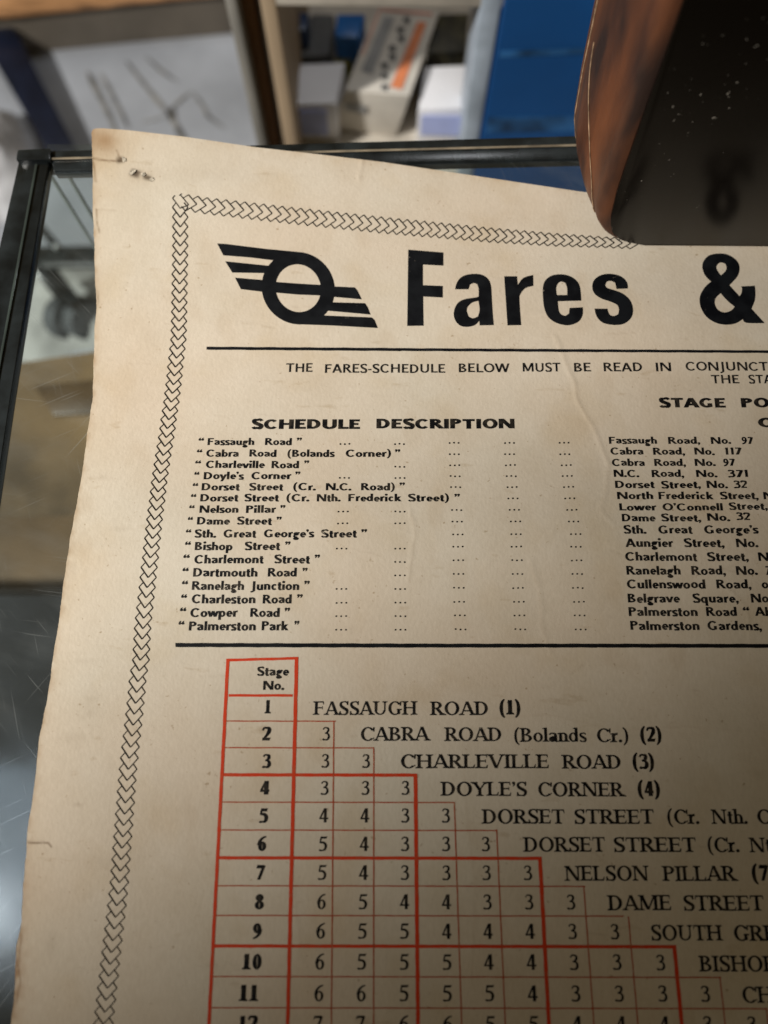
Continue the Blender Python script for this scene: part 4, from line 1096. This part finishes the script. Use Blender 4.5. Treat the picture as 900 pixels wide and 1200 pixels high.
# ------------------------------------------------------------------ dark wooden case standing on the card
M_wal = mat('walnut_side', (.115, .036, .012), .5, var=.3, scale=60, col2=(.014, .005, .004), stretch=(1, 1, .25), bump=.15, bscale=500, spec=.3)
def front_mat():
    m, N, L, b = newmat('dusty_black_gloss')
    tc = N.new('ShaderNodeTexCoord')
    n1 = N.new('ShaderNodeTexNoise'); n1.inputs['Scale'].default_value = 420; n1.inputs['Detail'].default_value = 2
    n2_ = N.new('ShaderNodeTexNoise'); n2_.inputs['Scale'].default_value = 26; n2_.inputs['Detail'].default_value = 3
    L.new(tc.outputs['Object'], n1.inputs['Vector']); L.new(tc.outputs['Object'], n2_.inputs['Vector'])
    r1 = N.new('ShaderNodeValToRGB'); r1.color_ramp.elements[0].position = .70; r1.color_ramp.elements[1].position = .76; L.new(n1.outputs['Fac'], r1.inputs['Fac'])
    r2 = N.new('ShaderNodeValToRGB'); r2.color_ramp.elements[0].position = .50; r2.color_ramp.elements[1].position = .66; L.new(n2_.outputs['Fac'], r2.inputs['Fac'])
    mu = N.new('ShaderNodeMath'); mu.operation = 'MULTIPLY'; L.new(r1.outputs['Color'], mu.inputs[0]); L.new(r2.outputs['Color'], mu.inputs[1])
    mx = N.new('ShaderNodeMix'); mx.data_type = 'RGBA'; mx.inputs['A'].default_value = (.0030, .0023, .0017, 1); mx.inputs['B'].default_value = (.30, .28, .25, 1)
    L.new(mu.outputs[0], mx.inputs['Factor']); L.new(mx.outputs['Result'], b.inputs['Base Color'])
    b.inputs['Roughness'].default_value = .24; b.inputs['Specular IOR Level'].default_value = .15
    return m
M_front = front_mat()
base_z = .0045
A0 = P(800, 284, base_z); yF = A0[1]
yBk = float(P(683, 178, base_z)[1])
case = empty('wooden_case', tuple(P(760, 240, base_z)))
tag(case, 'dark glossy fronted case with rounded walnut side standing on the top right of the card', 'wooden case')
def curve_at(pts, Y):
    q = [PY(x, y, Y) for x, y in pts]; return [(p[0], p[2]) for p in q]
Fc = curve_at([(728,284),(714,281),(705,275.5),(699,266),(698.5,252),(704,225),(712,198),(724,160),(737,120),(754,70),(775,2),(802,-90)], yF)
Bc = curve_at([(704,181),(694,176),(684,168),(675,150),(673,128),(677,105),(681,80),(686,55),(697,0),(716,-80)], yBk)
def resample(c, n):
    zz = np.linspace(c[0][1], c[-1][1], n); return [(float(np.interp(z, [p[1] for p in c], [p[0] for p in c])), float(z)) for z in zz]
nz_ = 60; Fr = resample(Fc, nz_); Br = resample(Bc, nz_)
xr = 0.36
v = []; f = []
def put(p): v.append(p); return len(v) - 1
rr = .008
layers = []
for (fx, fz), (bx_, bz) in zip(Fr, Br):
    row = []
    for k in range(9):                      # side face from back to front edge
        t = k / 8; yy = yBk + (yF + rr - yBk) * t
        x = bx_ + (fx - bx_) * t; z = bz + (fz - bz) * t
        bulge = -.0035 * math.sin(math.pi * t)
        row.append(put((x + bulge, yy, z)))
    for k in range(1, 6):                   # rounded front arris
        a = math.pi/2 * k / 5
        row.append(put((fx + rr*(1 - math.cos(a)), yF + rr*(1 - math.sin(a)), fz)))
    layers.append(row)
for a, b in zip(layers[:-1], layers[1:]):
    for i in range(len(a) - 1): f.append((a[i], a[i+1], b[i+1], b[i]))
mesh_obj('walnut_side', v, f, M_wal, case, smooth=True)
# black front: fills the outline up to the right, lower left corner rounded
fr_l = [(fx + rr - .0006, fz) for fx, fz in Fr]
z0_ = Fr[0][1]
pol = [(fr_l[0][0]+.004, z0_)] + [(xr, z0_), (xr, Fr[-1][1])] + fr_l[::-1]
bm = bmesh.new()
hexa(bm, [(x, yF - .0015, z) for x, z in pol], [(x, yF + .012, z) for x, z in pol])
bm_obj('black_front', bm, M_front, case, .0012, 2)
# carcass behind the front
bm = bmesh.new()
car = [(fr_l[0][0] + .012, base_z), (xr, base_z), (xr, Fr[-1][1]), (fr_l[-1][0] + .01, Fr[-1][1])]
hexa(bm, [(x, yF + .0125, z) for x, z in car], [(x + .002, yBk, z) for x, z in car]); bm_obj('case_body', bm, M_wal, case)
# worn pale arrises on the side
M_worn = mat('worn_pale_edge', (.36, .24, .15), .4, var=.3, scale=200)
def tube(name, pts, r_, m, parent):
    bm = bmesh.new(); rings = []
    for i, p in enumerate(pts):
        p = Vector(p); d = (Vector(pts[min(i+1, len(pts)-1)]) - Vector(pts[max(i-1, 0)])).normalized()
        s_ = d.cross(Vector((0, 1, 0))).normalized(); u = s_.cross(d)
        rings.append([bm.verts.new(p + s_*r_*math.cos(k*math.pi/3) + u*r_*math.sin(k*math.pi/3)) for k in range(6)])
    for a, b in zip(rings[:-1], rings[1:]):
        for k in range(6): bm.faces.new((a[k], a[(k+1) % 6], b[(k+1) % 6], b[k]))
    return bm_obj(name, bm, m, parent)
lay = np.array(v).reshape(nz_, -1, 3)
tube('worn_edge', [tuple(lay[i, 1] + np.array([-.0002, -.0002, 0])) for i in range(4, nz_)], .0003, M_worn, case)
def lay_at(i, t):
    a_, fr_ = int(t), t - int(t); return lay[i, a_] * (1 - fr_) + lay[i, a_ + 1] * fr_
tube('worn_edge', [tuple(lay_at(i, 7.6 - 5.2 * sstep(0, 1, (i - 4) / 34)) + np.array([-.0002, -.0002, 0])) for i in range(4, 38)], .00028, M_worn, case)
for o in root.children:
    if o.name.split('.')[0] in ('schedule_line', 'stage_point_line', 'notice_line', 'column_heading', 'border_print', 'table_heading'): o['kind'] = 'stuff'
